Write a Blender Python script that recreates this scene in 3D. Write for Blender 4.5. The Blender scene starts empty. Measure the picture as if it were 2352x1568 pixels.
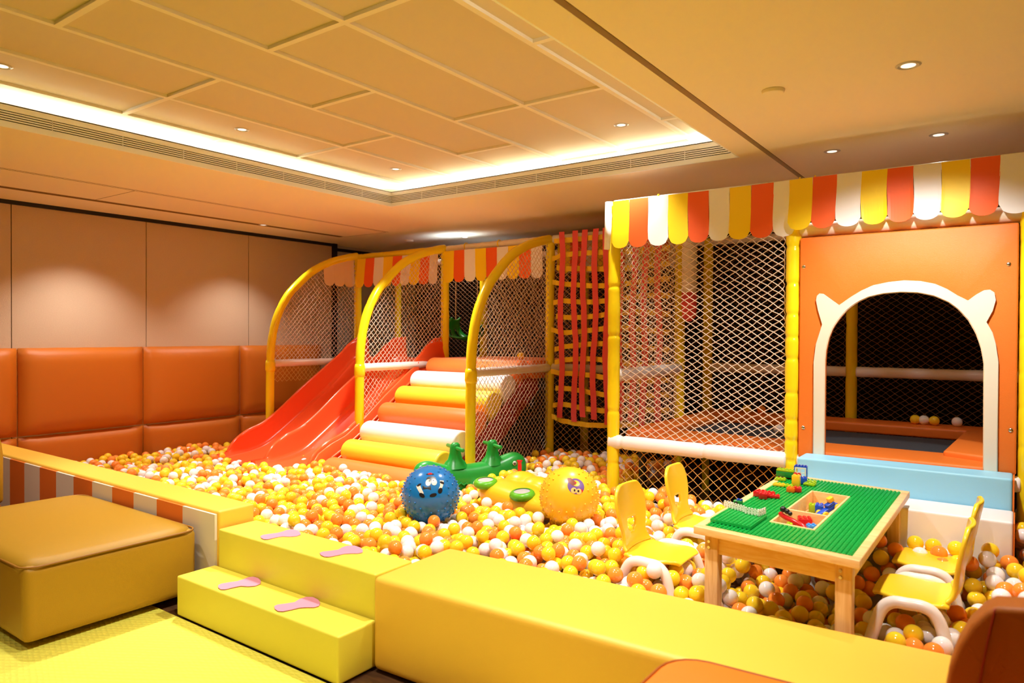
import bpy, bmesh, math, random
from mathutils import Vector, Matrix
R = math.radians
random.seed(7)
C = bpy.context.scene.collection
S = bpy.context.scene

# ------------------------------------------------------------------ camera
def cam_axes(yaw, pitch, roll):
    cy, sy, cp, sp = math.cos(yaw), math.sin(yaw), math.cos(pitch), math.sin(pitch)
    f = Vector((-sy*cp, cy*cp, -sp)); r = Vector((cy, sy, 0)); u = r.cross(f)
    cr, sr = math.cos(roll), math.sin(roll)
    return f, r*cr + u*sr, -r*sr + u*cr
CF, CR, CU = cam_axes(R(35.71), R(0.612), R(0.2935))
cam = bpy.data.objects.new('camera', bpy.data.cameras.new('camera')); C.objects.link(cam)
cam.data.sensor_width = 36; cam.data.lens = 36*1619.1/2352; cam.data.clip_start = .05
m = Matrix((CR, CU, -CF)).transposed().to_4x4(); m.translation = (0, 0, 1.5)
cam.matrix_world = m; S.camera = cam
cam.data.dof.use_dof = True; cam.data.dof.focus_distance = 4.7; cam.data.dof.aperture_fstop = 2.8

# ------------------------------------------------------------------ world, exposure
w = bpy.data.worlds.new('world'); S.world = w; w.use_nodes = True
w.node_tree.nodes['Background'].inputs[0].default_value = (1, .85, .65, 1)
w.node_tree.nodes['Background'].inputs[1].default_value = 0.02
S.view_settings.view_transform = 'Standard'; S.view_settings.look = 'None'
S.view_settings.gamma = 1; S.view_settings.use_curve_mapping = False
S.view_settings.exposure = 0.13
S.cycles.use_denoising = True
S.cycles.max_bounces = 6; S.cycles.diffuse_bounces = 5; S.cycles.glossy_bounces = 2
S.cycles.use_adaptive_sampling = True; S.cycles.adaptive_threshold = .025
S.cycles.caustics_reflective = False; S.cycles.caustics_refractive = False

# ------------------------------------------------------------------ lamps (at the visible fixtures, plus unseen ones that have no fixture)
CEIL = 2.70; COF = 2.97
WARM = (1.0, .97, .91); WHITE = (.58, .77, 1.0)
def spot(loc, power, aim=None, size=105, blend=.75, col=WARM, rad=.035):
    l = bpy.data.lights.new('spot_lamp', 'SPOT'); l.energy = power; l.color = col
    l.spot_size = R(size); l.spot_blend = blend; l.shadow_soft_size = rad
    o = bpy.data.objects.new('spot_lamp', l); o.location = loc; C.objects.link(o)
    d = Vector(aim) - Vector(loc) if aim else Vector((0, 0, -1))
    o.rotation_euler = d.to_track_quat('-Z', 'Y').to_euler()
    return o
def area(loc, sx, sy, power, rot=(0, 0, 0), col=WHITE):
    l = bpy.data.lights.new('strip_lamp', 'AREA'); l.shape = 'RECTANGLE'; l.size = sx; l.size_y = sy
    l.energy = power; l.color = col
    o = bpy.data.objects.new('strip_lamp', l); o.location = loc; o.rotation_euler = rot; C.objects.link(o)
    return o
LAMPS = [  # x, y, ceiling height, power, aim
    (-4.58, 3.01, COF, 350, None), (-4.54, 4.52, COF, 440, None), (-2.28, 4.47, COF, 165, None),
    (-4.59, 1.53, COF, 180, None), (-2.17, 2.85, COF, 300, None), (-2.17, 1.45, COF, 205, None),
    (-0.41, 3.57, CEIL, 230, (-0.55, 4.35, 1.0)), (-0.40, 4.90, CEIL, 30, None), (-1.00, 4.95, CEIL, 30, None),
    (-6.84, 4.76, CEIL, 100, None), (-6.84, 3.05, CEIL, 140, None), (-6.84, 1.40, CEIL, 80, None),
    (-0.41, 2.0, CEIL, 170, None), (-4.37, -.1, COF, 60, None), (-2.17, -.1, COF, 70, None),
]
for x, y, z, p, aim in LAMPS: spot((x, y, z - .03), p*.72, aim, 84 if x in (-4.58, -4.54, -2.28, -4.59) else 105)
# cool strips hidden in the cove around the coffer, shining up at the coffer ceiling
area((-5.20, 1.2, 2.90), .05, 7.6, 70, (R(180), 0, 0))
area((-3.2, 5.13, 2.90), 3.8, .05, 38, (R(180), 0, 0))
area((-1.25, 1.2, 2.90), .05, 7.6, 50, (R(180), 0, 0))
# floodlight at the top of the climbing frame that makes the bright pool on the ceiling
spot((-5.55, 6.60, 2.34), 30, (-5.6, 6.75, 2.7), 150, 1.0, WHITE, .05)
spot((-5.4, 6.5, 2.66), 40, None, 150, 1.0, WARM, .05)

# ------------------------------------------------------------------ materials
def mat(name, rgb, rough=.5, bump=0, scale=200, spec=.5, coat=0, metal=0, var=0, vscale=3, sss=0, emit=0):
    m = bpy.data.materials.new(name); m.use_nodes = True; n = m.node_tree.nodes; L = m.node_tree.links
    b = n['Principled BSDF']
    b.inputs['Base Color'].default_value = (*rgb, 1); b.inputs['Roughness'].default_value = rough
    b.inputs['Specular IOR Level'].default_value = spec; b.inputs['Metallic'].default_value = metal
    b.inputs['Coat Weight'].default_value = coat
    if sss: b.inputs['Subsurface Weight'].default_value = sss; b.inputs['Subsurface Radius'].default_value = (.03, .02, .01)
    if emit: b.inputs['Emission Color'].default_value = (*rgb, 1); b.inputs['Emission Strength'].default_value = emit
    if bump or var:
        tc = n.new('ShaderNodeTexCoord')
    if bump:
        t = n.new('ShaderNodeTexNoise'); t.inputs['Scale'].default_value = scale; t.inputs['Detail'].default_value = 3
        L.new(tc.outputs['Object'], t.inputs['Vector'])
        bp = n.new('ShaderNodeBump'); bp.inputs['Strength'].default_value = bump; bp.inputs['Distance'].default_value = .004
        L.new(t.outputs[0], bp.inputs['Height']); L.new(bp.outputs[0], b.inputs['Normal'])
    if var:
        t2 = n.new('ShaderNodeTexNoise'); t2.inputs['Scale'].default_value = vscale
        L.new(tc.outputs['Object'], t2.inputs['Vector'])
        mx = n.new('ShaderNodeMix'); mx.data_type = 'RGBA'
        mx.inputs[6].default_value = (*[c*(1-var) for c in rgb], 1); mx.inputs[7].default_value = (*[min(1, c*(1+var)) for c in rgb], 1)
        L.new(t2.outputs[0], mx.inputs[0]); L.new(mx.outputs[2], b.inputs['Base Color'])
    return m
def lin(r, g, b): return tuple((c/255/12.92 if c/255 <= .04045 else ((c/255+.055)/1.055)**2.4) for c in (r, g, b))
M = dict(
    ceiling=mat('ceiling_paint_lightened', lin(244, 228, 196), .9), coffer=mat('ceiling_paint_darkened', lin(218, 200, 168), .9),  # light balance put into the colour: lowered ceiling lightened, coffer darkened
    batten=mat('batten_paint', lin(240, 228, 205), .8),
    white=mat('white_paint', lin(250, 250, 252), .6),
    dark=mat('dark_void', (.006, .004, .004), .9), slot=mat('slot_dark', lin(120, 85, 40), .9),
    black=mat('black_trim', (.006, .003, .006), .5),
    wallfab=mat('wall_fabric', lin(205, 178, 152), .95, .6, 260, .1, var=.06, vscale=90),
    wallgrey=mat('wall_grey', lin(205, 195, 185), .8),
    pad=mat('orange_wall_vinyl', lin(200, 108, 26), .42, .25, 500, .4),
    yvinyl=mat('yellow_vinyl', lin(240, 226, 80), .42, .2, 500, .4),
    yvinyl2=mat('warm_yellow_vinyl', lin(246, 196, 72), .42, .2, 500, .4),
    ochre=mat('ochre_leather', lin(176, 132, 30), .4, .3, 420, .4),
    piping=mat('ochre_piping', lin(150, 98, 15), .5),
    cream=mat('cream_vinyl', lin(232, 220, 200), .45, .15, 500, .4),
    ovinyl=mat('orange_vinyl', lin(236, 122, 44), .4, .3, 500, .4),
    obrown=mat('tan_orange_leather', lin(166, 92, 28), .45, .3, 420, .3),
    oseat=mat('orange_leather', lin(240, 125, 35), .45, .3, 420, .3),
    blue=mat('light_blue_vinyl', lin(150, 212, 242), .42, .15, 500, .4),
    pink=mat('pink_felt', lin(226, 150, 176), .8),
    tube=mat('yellow_tube_vinyl', lin(248, 222, 28), .22, .35, 14, .5),
    tubew=mat('white_tube_vinyl', lin(240, 232, 228), .22, .35, 14, .5),
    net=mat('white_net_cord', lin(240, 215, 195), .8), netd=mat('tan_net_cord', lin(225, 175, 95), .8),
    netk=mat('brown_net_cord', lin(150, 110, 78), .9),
    slide=mat('orange_red_plastic', lin(250, 96, 48), .22, 0, 1, .5), slidei=mat('light_orange_plastic', lin(252, 108, 58), .25),
    aw_y=mat('awning_yellow', lin(250, 214, 10), .5), aw_o=mat('awning_orange', lin(240, 95, 30), .5), aw_w=mat('awning_white', lin(240, 235, 235), .5),
    aw_c=mat('awning_cream', lin(235, 205, 170), .6),
    roller_o=mat('roller_orange', lin(246, 128, 56), .42), roller_y=mat('roller_yellow', lin(246, 212, 50), .42), roller_w=mat('roller_white', lin(244, 240, 240), .42),
    maroon=mat('maroon_board', lin(150, 25, 20), .5), strap_r=mat('red_strap', lin(236, 84, 88), .8, .3, 600), strap_y=mat('yellow_strap', lin(250, 205, 40), .8, .3, 600),
    tramp=mat('trampoline_mat', (.035, .037, .045), .75, .5, 120, var=.5, vscale=60),
    green=mat('green_plastic', lin(22, 150, 55), .3), lgreen=mat('lime_plastic', lin(95, 180, 35), .3), dgreen=mat('swing_green', lin(25, 120, 35), .3),
    ytoy=mat('toy_yellow_plastic', lin(248, 196, 36), .3), red=mat('red_plastic', lin(215, 20, 25), .3), tyrehub=mat('hub_white', lin(190, 190, 186), .35),
    blueb=mat('blue_rubber', lin(20, 118, 192), .2, 0, 1, .6), yelb=mat('yellow_rubber', lin(250, 196, 40), .3), ink=mat('print_black', (.01, .01, .012), .35), purple=mat('print_purple', lin(110, 75, 150), .35),
    brown=mat('print_brown', lin(130, 60, 30), .4), skin=mat('print_peach', lin(250, 195, 110), .4),
    plate=mat('green_baseplate', lin(20, 168, 72), .3), chair=mat('chair_yellow', lin(246, 206, 44), .25, 0, 1, .5), tubechair=mat('chair_white', lin(245, 232, 222), .25),
    b_red=mat('brick_red', lin(200, 20, 25), .25), b_blue=mat('brick_blue', lin(20, 75, 190), .25), b_lime=mat('brick_lime', lin(160, 190, 20), .25), b_yel=mat('brick_yellow', lin(250, 190, 40), .25),
    b_or=mat('brick_orange', lin(245, 110, 20), .25), b_wh=mat('brick_white', lin(235, 230, 215), .25), b_gr=mat('brick_green', lin(25, 130, 50), .25), b_bk=mat('brick_black', (.01, .01, .01), .25), b_sky=mat('brick_sky', lin(60, 150, 225), .25),
    lampring=mat('lamp_ring', (.55, .5, .42), .3), chrome=mat('chrome', (.7, .68, .65), .2, metal=1), lamp=mat('lamp_glow', (1, .93, .8), .5, emit=1.0), glass=mat('lamp_glass', (.8, .8, .8), .1, metal=.6),
)
BALLM = [mat('ball_yellow', lin(255, 214, 44), .14, sss=.35), mat('ball_orange', lin(255, 150, 58), .14, sss=.35), mat('ball_white', lin(248, 240, 240), .14, sss=.35), mat('ball_pink', lin(250, 120, 120), .14, sss=.35)]
def wood(name, rgb, rgb2, sc=(2, 30, 30)):
    m = bpy.data.materials.new(name); m.use_nodes = True; n = m.node_tree.nodes; L = m.node_tree.links; b = n['Principled BSDF']
    tc = n.new('ShaderNodeTexCoord'); mp = n.new('ShaderNodeMapping'); mp.inputs['Scale'].default_value = sc
    t = n.new('ShaderNodeTexNoise'); t.inputs['Scale'].default_value = 1.6; t.inputs['Detail'].default_value = 4; t.inputs['Distortion'].default_value = 1.2
    cr = n.new('ShaderNodeValToRGB'); cr.color_ramp.elements[0].color = (*rgb2, 1); cr.color_ramp.elements[1].color = (*rgb, 1)
    cr.color_ramp.elements[0].position = .35; cr.color_ramp.elements[1].position = .6
    L.new(tc.outputs['Object'], mp.inputs[0]); L.new(mp.outputs[0], t.inputs['Vector']); L.new(t.outputs[0], cr.inputs[0]); L.new(cr.outputs[0], b.inputs['Base Color'])
    b.inputs['Roughness'].default_value = .4
    return m
M['wood'] = wood('pine_wood', lin(242, 204, 142), lin(232, 184, 116)); M['woodv'] = wood('pine_wood_upright', lin(236, 196, 138), lin(218, 168, 104), (30, 30, 2))
M['floor'] = wood('dark_floor_wood', lin(95, 62, 35), lin(60, 38, 22), (2, 14, 2))
def mat_foam():
    m = mat('foam_mat_yellow', lin(230, 222, 84), .6); n = m.node_tree.nodes; L = m.node_tree.links; b = n['Principled BSDF']
    tc = n.new('ShaderNodeTexCoord'); mp = n.new('ShaderNodeMapping'); mp.inputs['Rotation'].default_value = (0, 0, R(35)); mp.inputs['Scale'].default_value = (1, 2.2, 1)
    v = n.new('ShaderNodeTexVoronoi'); v.inputs['Scale'].default_value = 24; v.inputs['Randomness'].default_value = .25
    L.new(tc.outputs['Object'], mp.inputs[0]); L.new(mp.outputs[0], v.inputs['Vector'])
    bp = n.new('ShaderNodeBump'); bp.inputs['Strength'].default_value = .9; bp.inputs['Distance'].default_value = .008
    L.new(v.outputs['Distance'], bp.inputs['Height']); L.new(bp.outputs[0], b.inputs['Normal'])
    return m
M['foam'] = mat_foam()

# ------------------------------------------------------------------ mesh helpers
def finish(name, bm, material, parent=None, smooth=False, bevel=0, seg=3, label=None, cat=None, group=None, kind=None, loc=None):
    me = bpy.data.meshes.new(name); bm.normal_update(); bm.to_mesh(me); bm.free()
    for mm in (material if isinstance(material, (list, tuple)) else [material]): me.materials.append(mm)
    o = bpy.data.objects.new(name, me); C.objects.link(o)
    if parent is not None: o.parent = parent
    if loc: o.location = loc
    if smooth:
        for p in me.polygons: p.use_smooth = True
    if bevel:
        b = o.modifiers.new('bevel', 'BEVEL'); b.width = bevel; b.segments = seg; b.limit_method = 'ANGLE'; b.angle_limit = R(35)
        for p in me.polygons: p.use_smooth = True
    tag(o, label, cat, group, kind)
    return o
def tag(o, label=None, cat=None, group=None, kind=None):
    if label: o['label'] = label
    if cat: o['category'] = cat
    if group: o['group'] = group
    if kind: o['kind'] = kind
    return o
def thing(name, label, cat, loc=(0, 0, 0), group=None, rot=(0, 0, 0)):
    o = bpy.data.objects.new(name, None); o.empty_display_size = .1; C.objects.link(o); o.location = loc; o.rotation_euler = rot
    return tag(o, label, cat, group)
def box(bm, x0, x1, y0, y1, z0, z1, mi=0, M4=None):
    vs = [Vector((x, y, z)) for z in (z0, z1) for y in (y0, y1) for x in (x0, x1)]
    if M4 is not None: vs = [M4 @ v for v in vs]
    v = [bm.verts.new(p) for p in vs]
    for f in ((0, 2, 3, 1), (4, 5, 7, 6), (0, 1, 5, 4), (2, 6, 7, 3), (0, 4, 6, 2), (1, 3, 7, 5)):
        bm.faces.new([v[i] for i in f]).material_index = mi
    return v
def B(*a, **k):
    bm = bmesh.new(); box(bm, *a, **k); return bm
def prism(bm, pts, axis, a, b, mi=0):
    """extrude a 2D polygon; axis 'y': pts are (x,z); 'x': pts are (y,z); 'z': pts are (x,y)"""
    def P(p, t): return {'y': (p[0], t, p[1]), 'x': (t, p[0], p[1]), 'z': (p[0], p[1], t)}[axis]
    A = [bm.verts.new(P(p, a)) for p in pts]; Bv = [bm.verts.new(P(p, b)) for p in pts]
    f = [bm.faces.new(A), bm.faces.new(Bv[::-1])]; n = len(pts)
    for i in range(n): f.append(bm.faces.new((A[i], Bv[i], Bv[(i+1) % n], A[(i+1) % n])))
    for q in f: q.material_index = mi
    bmesh.ops.recalc_face_normals(bm, faces=f)
def tube(bm, pts, r, n=12, cap=True, mi=0, wob=None):
    pts = [Vector(p) for p in pts]; rings = []
    up = None
    for i, p in enumerate(pts):
        d = (pts[min(i+1, len(pts)-1)] - pts[max(i-1, 0)]).normalized()
        if up is None: up = Vector((0, 0, 1)) if abs(d.z) < .9 else Vector((1, 0, 0))
        s = d.cross(up).normalized(); up = s.cross(d).normalized()
        rr = (r[i] if isinstance(r, (list, tuple)) else r)*(wob(i) if wob else 1)
        rings.append([bm.verts.new(p + (s*math.cos(2*math.pi*k/n) + up*math.sin(2*math.pi*k/n))*rr) for k in range(n)])
    for a, b in zip(rings, rings[1:]):
        for k in range(n): bm.faces.new((a[k], a[(k+1) % n], b[(k+1) % n], b[k])).material_index = mi
    if cap:
        bm.faces.new(rings[0][::-1]).material_index = mi; bm.faces.new(rings[-1]).material_index = mi
def padded(bm, a, b, r, n=14, step=.12, crease=.07):
    """foam sleeve round a pipe, drawn in where it is tied"""
    a, b = Vector(a), Vector(b); L = (b-a).length; k = max(2, int(L/.009)); ties = []
    t = .1
    while t < L - .06: ties.append(t); t += step*random.uniform(.75, 1.5)
    pts = [a.lerp(b, i/k) for i in range(k+1)]
    rr = []
    for i in range(k+1):
        s = L*i/k; d = min([abs(s-q) for q in ties] + [9])
        rr.append(r*(1 - crease*math.exp(-(d/.014)**2)) * (1 + .02*math.sin(s*31)))
    tube(bm, pts, rr, n)
def sph(bm, c, r, u=16, v=10, sc=(1, 1, 1), mi=0, rot=None):
    q = bmesh.ops.create_uvsphere(bm, u_segments=u, v_segments=v, radius=r)
    for x in q['verts']:
        p = Vector((x.co.x*sc[0], x.co.y*sc[1], x.co.z*sc[2]))
        x.co = (rot @ p if rot else p) + Vector(c)
    for x in q['verts']:
        for f in x.link_faces: f.material_index = mi
def cyl(bm, c, axis, r, h, n=20, mi=0, r2=None):
    c = Vector(c); ax = Vector(axis).normalized()
    tube(bm, [c, c + ax*h], [r, r if r2 is None else r2], n, True, mi)
def catmull(P, n=6):
    P = [Vector(p) for p in P]; Q = [P[0]] + P + [P[-1]]; out = []
    for i in range(1, len(Q)-2):
        for k in range(n):
            t = k/n; a, b, c, d = Q[i-1], Q[i], Q[i+1], Q[i+2]
            out.append(.5*((2*b) + (c-a)*t + (2*a-5*b+4*c-d)*t*t + (3*b-a-3*c+d)*t**3))
    out.append(P[-1]); return out
def struct(name, bm, m, **k): return finish(name, bm, m, kind='structure', **k)
def net(name, parent, f, W, H, du, dv, material, inside=None, r=.0032, jit=.006, sag=None, label=None):
    bm = bmesh.new(); rnd = random.Random(hash(name) % 999 + int(W*100)); nodes = {}
    ni, nj = int(W/du)+1, int(H/dv)+1
    for i in range(ni+1):
        for j in range(nj+1):
            if (i+j) % 2: continue
            u, v = min(i*du, W), min(j*dv, H)
            if 0 < i < ni and 0 < j < nj: u += rnd.uniform(-jit, jit); v += rnd.uniform(-jit, jit)*.6
            if sag:
                u2, v2 = sag(u, v); u, v = u2, v2
            if inside and not inside(u, v): continue
            nodes[i, j] = Vector(f(u, v))
    for (i, j), p in nodes.items():
        for dj in (1, -1):
            q = nodes.get((i+1, j+dj))
            if q is None: continue
            d = (q-p).normalized(); s = d.orthogonal().normalized(); t = d.cross(s)
            ra = [bm.verts.new(p + (s*math.cos(k*2.0944) + t*math.sin(k*2.0944))*r) for k in range(3)]
            rb = [bm.verts.new(q + (s*math.cos(k*2.0944) + t*math.sin(k*2.0944))*r) for k in range(3)]
            for k in range(3): bm.faces.new((ra[k], ra[(k+1) % 3], rb[(k+1) % 3], rb[k]))
    return finish(name, bm, material, parent, smooth=True, label=label)

# ------------------------------------------------------------------ room
struct('floor', B(-7.9, 2.6, -3.1, 8.2, -.1, 0), M['floor'])
bm = bmesh.new()
ys = [-3.0, -2.31, -1.09, .13, 1.35, 2.57, 3.80, 5.02, 6.28]
for a, b in zip(ys, ys[1:]): box(bm, -7.62, -7.5, a+.004, b-.004, 0, 2.668)
box(bm, -7.66, -7.52, -3, 6.28, 0, 2.7, 1)
struct('wall_left', bm, [M['wallfab'], M['black']])
struct('trim_1', B(-7.52, -7.485, -3, 6.30, 2.662, 2.70), M['black'])
struct('trim_2', B(-7.53, -7.47, 6.28, 6.35, 0, 2.70), M['black'])
struct('wall_left_recess', B(-7.72, -7.6, 6.30, 8.1, 0, 2.7), M['wallgrey'])
struct('trim_3', B(-7.6, -7.585, 6.35, 8.0, 2.62, 2.66), M['black'])
struct('wall_back', B(-7.7, 2.5, 8.0, 8.1, 0, 2.7), M['dark'])
struct('wall_right', B(2.5, 2.6, -3, 8.1, 0, 2.7), M['wallfab'])
struct('wall_front', B(-7.7, 2.6, -3.1, -3.0, 0, 2.7), M['wallfab'])
# lowered ceiling round the coffer (coffer opening x -4.85..-1.54, y -2.3..4.77)
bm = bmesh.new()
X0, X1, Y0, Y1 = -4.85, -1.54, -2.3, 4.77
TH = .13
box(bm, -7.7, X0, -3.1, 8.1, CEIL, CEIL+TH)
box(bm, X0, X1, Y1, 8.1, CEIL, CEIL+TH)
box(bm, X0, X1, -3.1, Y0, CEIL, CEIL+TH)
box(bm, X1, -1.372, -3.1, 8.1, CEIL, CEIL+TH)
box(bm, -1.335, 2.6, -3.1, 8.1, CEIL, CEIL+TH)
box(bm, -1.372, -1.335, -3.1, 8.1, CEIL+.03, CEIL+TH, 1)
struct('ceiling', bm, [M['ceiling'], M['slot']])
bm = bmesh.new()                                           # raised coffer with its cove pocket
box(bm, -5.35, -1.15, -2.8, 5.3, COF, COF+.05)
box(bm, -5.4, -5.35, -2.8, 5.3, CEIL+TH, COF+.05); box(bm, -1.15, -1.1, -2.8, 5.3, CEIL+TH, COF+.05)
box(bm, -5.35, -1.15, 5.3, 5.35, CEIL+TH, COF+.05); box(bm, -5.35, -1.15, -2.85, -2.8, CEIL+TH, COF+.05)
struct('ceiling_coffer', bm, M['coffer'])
bm = bmesh.new()
wd, hd = .016, .018
for x in (-4.88, -4.31, -3.74, -3.16, -2.58, -2.0): box(bm, x-wd, x+wd, -2.8, 5.3, COF-hd, COF)
def seg_y(xa, xb, yy):
    for y in yy: box(bm, xa+wd, xb-wd, y-wd, y+wd, COF-hd, COF)
seg_y(-5.35, -4.88, (3.08, 4.54, 1.62, .16, -1.3)); seg_y(-4.88, -4.31, (2.32, 3.72, 5.12, .9, -.56)); seg_y(-4.31, -3.74, (2.32, 3.72, 5.12, .9, -.56))
seg_y(-3.74, -3.16, (1.47, 2.97, 4.42, 0, -1.47)); seg_y(-3.16, -2.58, (2.23, 3.70, .76, 5.1)); seg_y(-2.58, -2.0, (2.23, 3.70, .76, 5.1)); seg_y(-2.0, -1.15, (2.94, 4.49, 1.5, 0))
struct('trim_4', bm, M['batten'])
bm = bmesh.new()                                           # white fascia lip of the opening
for z0, z1 in ((2.70, 2.727), (2.797, 2.835)):
    box(bm, X0, X0+.012, Y0, Y1, z0, z1); box(bm, X0, X1, Y1-.012, Y1, z0, z1); box(bm, X1-.012, X1, Y0, Y1, z0, z1)
box(bm, X0-.06, X0+.012, Y0, Y1+.06, 2.83, 2.838); box(bm, X0-.06, X1+.06, Y1-.012, Y1+.06, 2.83, 2.838); box(bm, X1-.012, X1+.06, Y0, Y1, 2.83, 2.838)
struct('trim_5', bm, M['white'])
def grille(name, label, along, a, b, fix):
    t = thing(name, label, 'air grille')
    bb = bmesh.new(); sl = bmesh.new()
    def bx(m_, p0, p1, off0, off1, z0, z1):
        if along == 'y': box(m_, fix+off0, fix+off1, p0, p1, z0, z1)
        else: box(m_, p0, p1, fix-off1, fix-off0, z0, z1)
    bx(bb, a, b, .001, .003, 2.727, 2.797)
    for k in range(5): bx(sl, a, b, .006, .0085, 2.7275+.014*k, 2.7275+.014*k+.0085)
    p = a+.4
    while p < b: bx(sl, p-.002, p+.002, .003, .0085, 2.727, 2.797); p += .42
    finish('backing', bb, M['black'], t); finish('slat', sl, M['white'], t)
grille('air_grille', 'long white slatted air grille in the ceiling edge on the side of the tan wall', 'y', Y0, Y1, X0)
grille('air_grille', 'white slatted air grille in the ceiling edge facing the room, above the climbing frame', 'x', X0, X1, Y1)
struct('trim_6', B(-6.905, -6.845, -1, 5.9, CEIL-.003, CEIL+.001), M['slot'])
bm = bmesh.new()
for x in (-6.075, -6.11, -6.83): box(bm, x-.0025, x+.0025, -1, 5.93, CEIL-.0015, CEIL+.001)
for y in (3.0, 5.93, .2): box(bm, -6.83, -6.11, y-.002, y+.002, CEIL-.0015, CEIL+.001)
struct('trim_7', bm, M['slot'])

def downlight(x, y, z, label):
    t = thing('downlight', label, 'ceiling light', (x, y, z), 'round recessed downlights')
    bm = bmesh.new(); n = 28
    for ra, rb, za, zb in ((.052, .043, -.001, -.006), (.043, .036, -.006, .0), (.036, .030, .0, -.002)):
        A = [bm.verts.new((ra*math.cos(2*math.pi*k/n), ra*math.sin(2*math.pi*k/n), za)) for k in range(n)]
        Bv = [bm.verts.new((rb*math.cos(2*math.pi*k/n), rb*math.sin(2*math.pi*k/n), zb)) for k in range(n)]
        for k in range(n): bm.faces.new((A[k], A[(k+1) % n], Bv[(k+1) % n], Bv[k]))
    finish('ring', bm, M['lampring'], t, smooth=True)
    bm = bmesh.new(); cyl(bm, (0, 0, -.003), (0, 0, 1), .03, .002, 20)
    finish('lamp', bm, M['lamp'], t)
for x, y, z, l in (
    (-4.58, 3.01, COF, 'small round downlight in the coffered ceiling, left of the middle, above the ball pit'),
    (-4.54, 4.52, COF, 'small round downlight in the coffered ceiling close to its far corner'),
    (-2.28, 4.47, COF, 'small round downlight in the coffered ceiling above the striped awning end'),
    (-4.59, 1.53, COF, 'round downlight cut by the left edge of the photo in the coffered ceiling'),
    (-0.41, 3.57, CEIL, 'largest round downlight, in the flat ceiling right of the dark slot'),
    (-0.40, 4.90, CEIL, 'round downlight in the flat ceiling above the right end of the awning'),
    (-1.00, 4.95, CEIL, 'round downlight in the flat ceiling just above the awning, near the dark slot'),
    (-6.84, 4.76, CEIL, 'small downlight set in the dark ceiling slot beside the tan panelled wall')): downlight(x, y, z, l)
for x, y, l in ((-.99, 3.56, 'flat white ceiling disc right of the dark slot, without a lamp'), (-6.38, 6.6, 'small white disc on the ceiling above the yellow arches')):
    bm = bmesh.new(); cyl(bm, (0, 0, -.018), (0, 0, 1), .05, .018, 28, 0, .056)
    finish('smoke_detector', bm, M['ceiling'], None, bevel=.004, label=l, cat='smoke detector', loc=(x, y, CEIL))
bm = bmesh.new(); cyl(bm, (0, 0, -.006), (0, 0, 1), .03, .006, 24)
finish('floodlight', bm, M['lamp'], None, label='small bright ceiling lamp washing the ceiling white above the climbing frame', cat='ceiling light', loc=(-5.6, 6.78, CEIL))

# ------------------------------------------------------------------ padded wall
PY = [.33, 1.47, 2.61, 3.76, 4.90, 6.1]
for row, (z0, z1) in (('lower', (.01, .515)), ('upper', (.53, 1.345))):
    for k, (a, b) in enumerate(zip(PY, PY[1:])):
        where = ['outside the photo, farthest from the slide', 'at the left edge, behind the yellow armchair', 'next to the far end of the striped barrier', 'behind the middle of the ball pit', 'behind the slide and first yellow arch'][k]
        bm = bmesh.new(); bmesh.ops.create_grid(bm, x_segments=14, y_segments=12, size=.5)
        W, H = b-a-.012, z1-z0
        for v in bm.verts:
            u, t = v.co.x*2, v.co.y*2
            puff = (1-abs(u)**8)*(1-abs(t)**8)
            wr = .004*math.sin(u*30+k)*max(0, abs(t)-.7)
            v.co = Vector((-7.5+.015 + .06*min(1, puff*1.0)**.5 + .012*(1-u*u)*(1-t*t), (a+b)/2+u*W/2, (z0+z1)/2+t*H/2+wr))
        ge = bmesh.ops.extrude_edge_only(bm, edges=[e for e in bm.edges if e.is_boundary])
        for v in [g for g in ge['geom'] if isinstance(g, bmesh.types.BMVert)]: v.co.x = -7.5
        o = finish('wall_pad', bm, M['pad'], None, smooth=True, label=f'{row} orange vinyl wall pad {where}', cat='wall pad', group='orange pads along the left wall')
        for f in o.data.polygons: pass

# ------------------------------------------------------------------ lounge side: mats, ottoman, chairs, barriers, steps
bm = B(-4.15, -1.6, -1.2, 1.968, 0, .012)
finish('play_mat', bm, M['foam'], None, label='large bright yellow textured foam floor mat in front of the yellow steps', cat='floor mat', bevel=.003)
finish('play_mat', B(-1.59, .9, -1.2, 2.12, 0, .012), M['foam'], None, label='yellow foam floor mat tile at the foot of the thick amber barrier block', cat='floor mat', bevel=.003)

def softbox(name, x0, x1, y0, y1, z0, z1, m, r=.035, parent=None, puff=.01, **k):
    bm = bmesh.new(); box(bm, x0, x1, y0, y1, z0, z1)
    bmesh.ops.bevel(bm, geom=bm.edges[:], offset=r, segments=4, profile=.6, affect='EDGES')
    bmesh.ops.subdivide_edges(bm, edges=[e for e in bm.edges if e.calc_length() > .2], cuts=4, use_grid_fill=True)
    cx, cy, cz = (x0+x1)/2, (y0+y1)/2, (z0+z1)/2; hx, hy, hz = (x1-x0)/2, (y1-y0)/2, (z1-z0)/2
    for v in bm.verts:
        u, t, s = (v.co.x-cx)/hx, (v.co.y-cy)/hy, (v.co.z-cz)/hz
        if s > .9: v.co.z += puff*(1-u*u)*(1-t*t)
        if abs(t) > .9: v.co.y += math.copysign(puff*.6*max(0, 1-u*u)*max(0, 1-s*s), t)
        if abs(u) > .9: v.co.x += math.copysign(puff*.6*max(0, 1-t*t)*max(0, 1-s*s), u)
    return finish(name, bm, m, parent, smooth=True, **k)
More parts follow.
